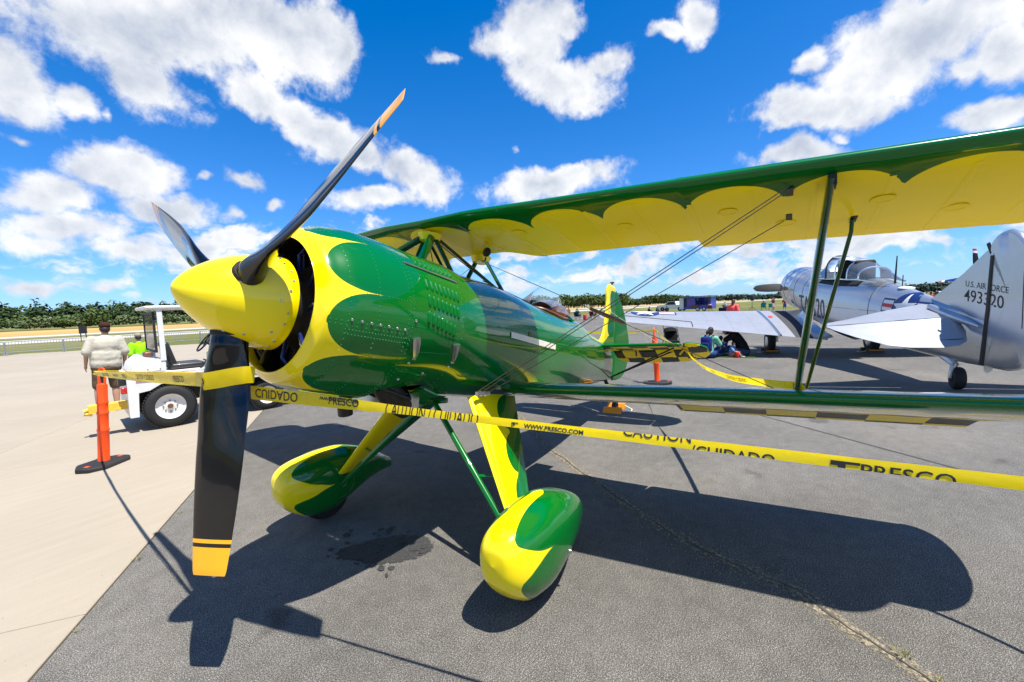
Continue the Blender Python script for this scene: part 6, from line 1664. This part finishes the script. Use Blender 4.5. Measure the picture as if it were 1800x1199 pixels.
# ================================================================ woods
def leaf_mat(name, a, b_, c_):
    t = NT(name); o = t.obj(); f = t.noise(.9, 4, .6, o); g = t.noise(.12, 3, .5, o)
    col = t.ramp(t.math('ADD', t.math('MULTIPLY', f, .55), t.math('MULTIPLY', g, .45)), [(.35, a), (.5, b_), (.66, c_)])
    t.set(Base_Color=col, Roughness=.75, Specular_IOR_Level=.25); return t.m
M_leafd = leaf_mat('deep green foliage', (.012, .026, .008), (.026, .052, .012), (.055, .085, .02))
M_leafm = leaf_mat('mid green foliage', (.03, .06, .012), (.06, .10, .022), (.10, .14, .035))
M_leafp = leaf_mat('grey green scrub', (.06, .09, .03), (.10, .135, .05), (.16, .19, .08))
M_trunk = simple('bark', (.07, .05, .035, 1), .9, var=.3)
def crown_pts(b, c, rx, rz, n, size, lobes=7):
    L = []
    for k in range(lobes):
        a = rng.uniform(0, 6.28); e = rng.uniform(-.5, 1); L.append((Vector((c.x+rx*.55*cos(a), c.y+rx*.55*sin(a), c.z+rz*.5*e)), rng.uniform(.42, .68)))
    L.append((Vector(c), .8))
    for k in range(n):
        lc, s = L[k % len(L)]; d = Vector((rng.gauss(0, 1), rng.gauss(0, 1), rng.gauss(0, 1))).normalized(); r = rng.uniform(.78, 1.03)
        p = lc+Vector((d.x*rx*s*r, d.y*rx*s*r, d.z*rz*s*r))
        nn = (d+Vector((rng.uniform(-.7, .7), rng.uniform(-.7, .7), rng.uniform(-.2, .9)))).normalized(); u = nn.orthogonal().normalized(); v = nn.cross(u); q = size*rng.uniform(.6, 1.4)
        a = rng.uniform(0, 6.28); u, v = u*cos(a)+v*sin(a), v*cos(a)-u*sin(a)
        i0 = len(b.v)
        for du, dv_ in ((-1, -.6), (.2, -1), (1, .3), (-.1, 1)): b.vert(p+u*du*q+v*dv_*q)
        b.face((i0, i0+1, i0+2, i0+3), 0, False)
def wood(name, label, spots, mat, n, size, trunk=True):
    b = MB(); tb = MB()
    for x, y, h, w in spots:
        crown_pts(b, Vector((x, y, h*.52)), w, h*.50, n, size)
        if trunk: tb.tube([(x, y, -.1), (x+.2, y, h*.55)], [.35, .15], 6)
    o = b.build(name, mat, kind='stuff', fix=False, angle=0); o['label'] = label; o['category'] = 'woods'
    if trunk: tb.build('trunks', M_trunk, o, kind='stuff', fix=False)
    return o
nrm = Vector((-.14, -.99)); dr = Vector((-.99, .14))
def fld(s, t): p = nrm*s+dr*t; return p.x, p.y
sp_ = []
for r_ in range(4):
    for k in range(46):
        t_ = -60+k*5.2+rng.uniform(-1.5, 1.5); s_ = 290+r_*7+rng.uniform(-2, 2); h_ = rng.uniform(7.5, 12.2)+r_*1.0; sp_.append((*fld(s_, t_), h_, rng.uniform(3.2, 4.6)))
wood('forest', 'dark green woodland wall beyond the straw field on the left', [q for i, q in enumerate(sp_) if i % 4], M_leafd, 330, .60, False)
wood('forest', 'lighter green trees mixed into the woodland beyond the straw field on the left', [(q[0], q[1]+4, q[2]*rng.uniform(.7, 1.05), q[3]) for i, q in enumerate(sp_) if i % 4 == 0], M_leafm, 330, .52, False)
sp_ = [(*fld(272+rng.uniform(-4, 6), -60+k*3.0+rng.uniform(-1, 1)), rng.uniform(4.2, 6.8), rng.uniform(2.4, 3.6)) for k in range(76)]
wood('scrub', 'paler grey green bushes in front of the woodland on the left', sp_, M_leafp, 150, .45, False)
sp_ = [(*fld(268, 24+rng.uniform(-1, 1)), 8.5, 5.0), (*fld(270, 15), 6.5, 4.5), (*fld(269, -6), 6.0, 4.0)]
wood('large_bush', 'rounded dark bushes bulging from the edge of the woodland on the left', sp_, M_leafm, 700, .45, False)
# wood beyond the cockpit
sp_ = []
A_, B_ = Vector((-258, -148)), Vector((-293, -92))
for k in range(40):
    f = k/39; p = A_.lerp(B_, f); sp_.append((p.x+rng.uniform(-6, 6), p.y+rng.uniform(-2, 2), rng.uniform(7.5, 10.0)*(1 if f > .06 else .8), rng.uniform(3, 4.4)))
wood('forest', 'green wood standing beyond the cockpit and fin of the biplane', sp_, M_leafm, 260, .6)
sp_ = []
for k in range(60):
    f = k/59; p = Vector((-330, -112)).lerp(Vector((-420, -58)), f); hh = 5+3.2*math.exp(-((f-.55)/.22)**2); sp_.append((p.x, p.y, hh*rng.uniform(.85, 1.15), rng.uniform(3.5, 5)))
wood('forest', 'low dark wood left of the blue trailer', sp_, M_leafd, 130, .8)
M_farhaze = leaf_mat('haze tinted distant woods', (.022, .042, .035), (.035, .062, .046), (.05, .08, .055))  # blue haze of distance is put into the leaf colour
sp_ = []
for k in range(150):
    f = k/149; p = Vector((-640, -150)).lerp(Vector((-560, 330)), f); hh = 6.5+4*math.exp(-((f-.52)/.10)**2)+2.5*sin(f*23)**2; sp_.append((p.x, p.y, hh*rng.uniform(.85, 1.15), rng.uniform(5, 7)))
wood('forest', 'far bluish line of woods on the horizon behind the silver trainer', sp_, M_farhaze, 90, 1.3)
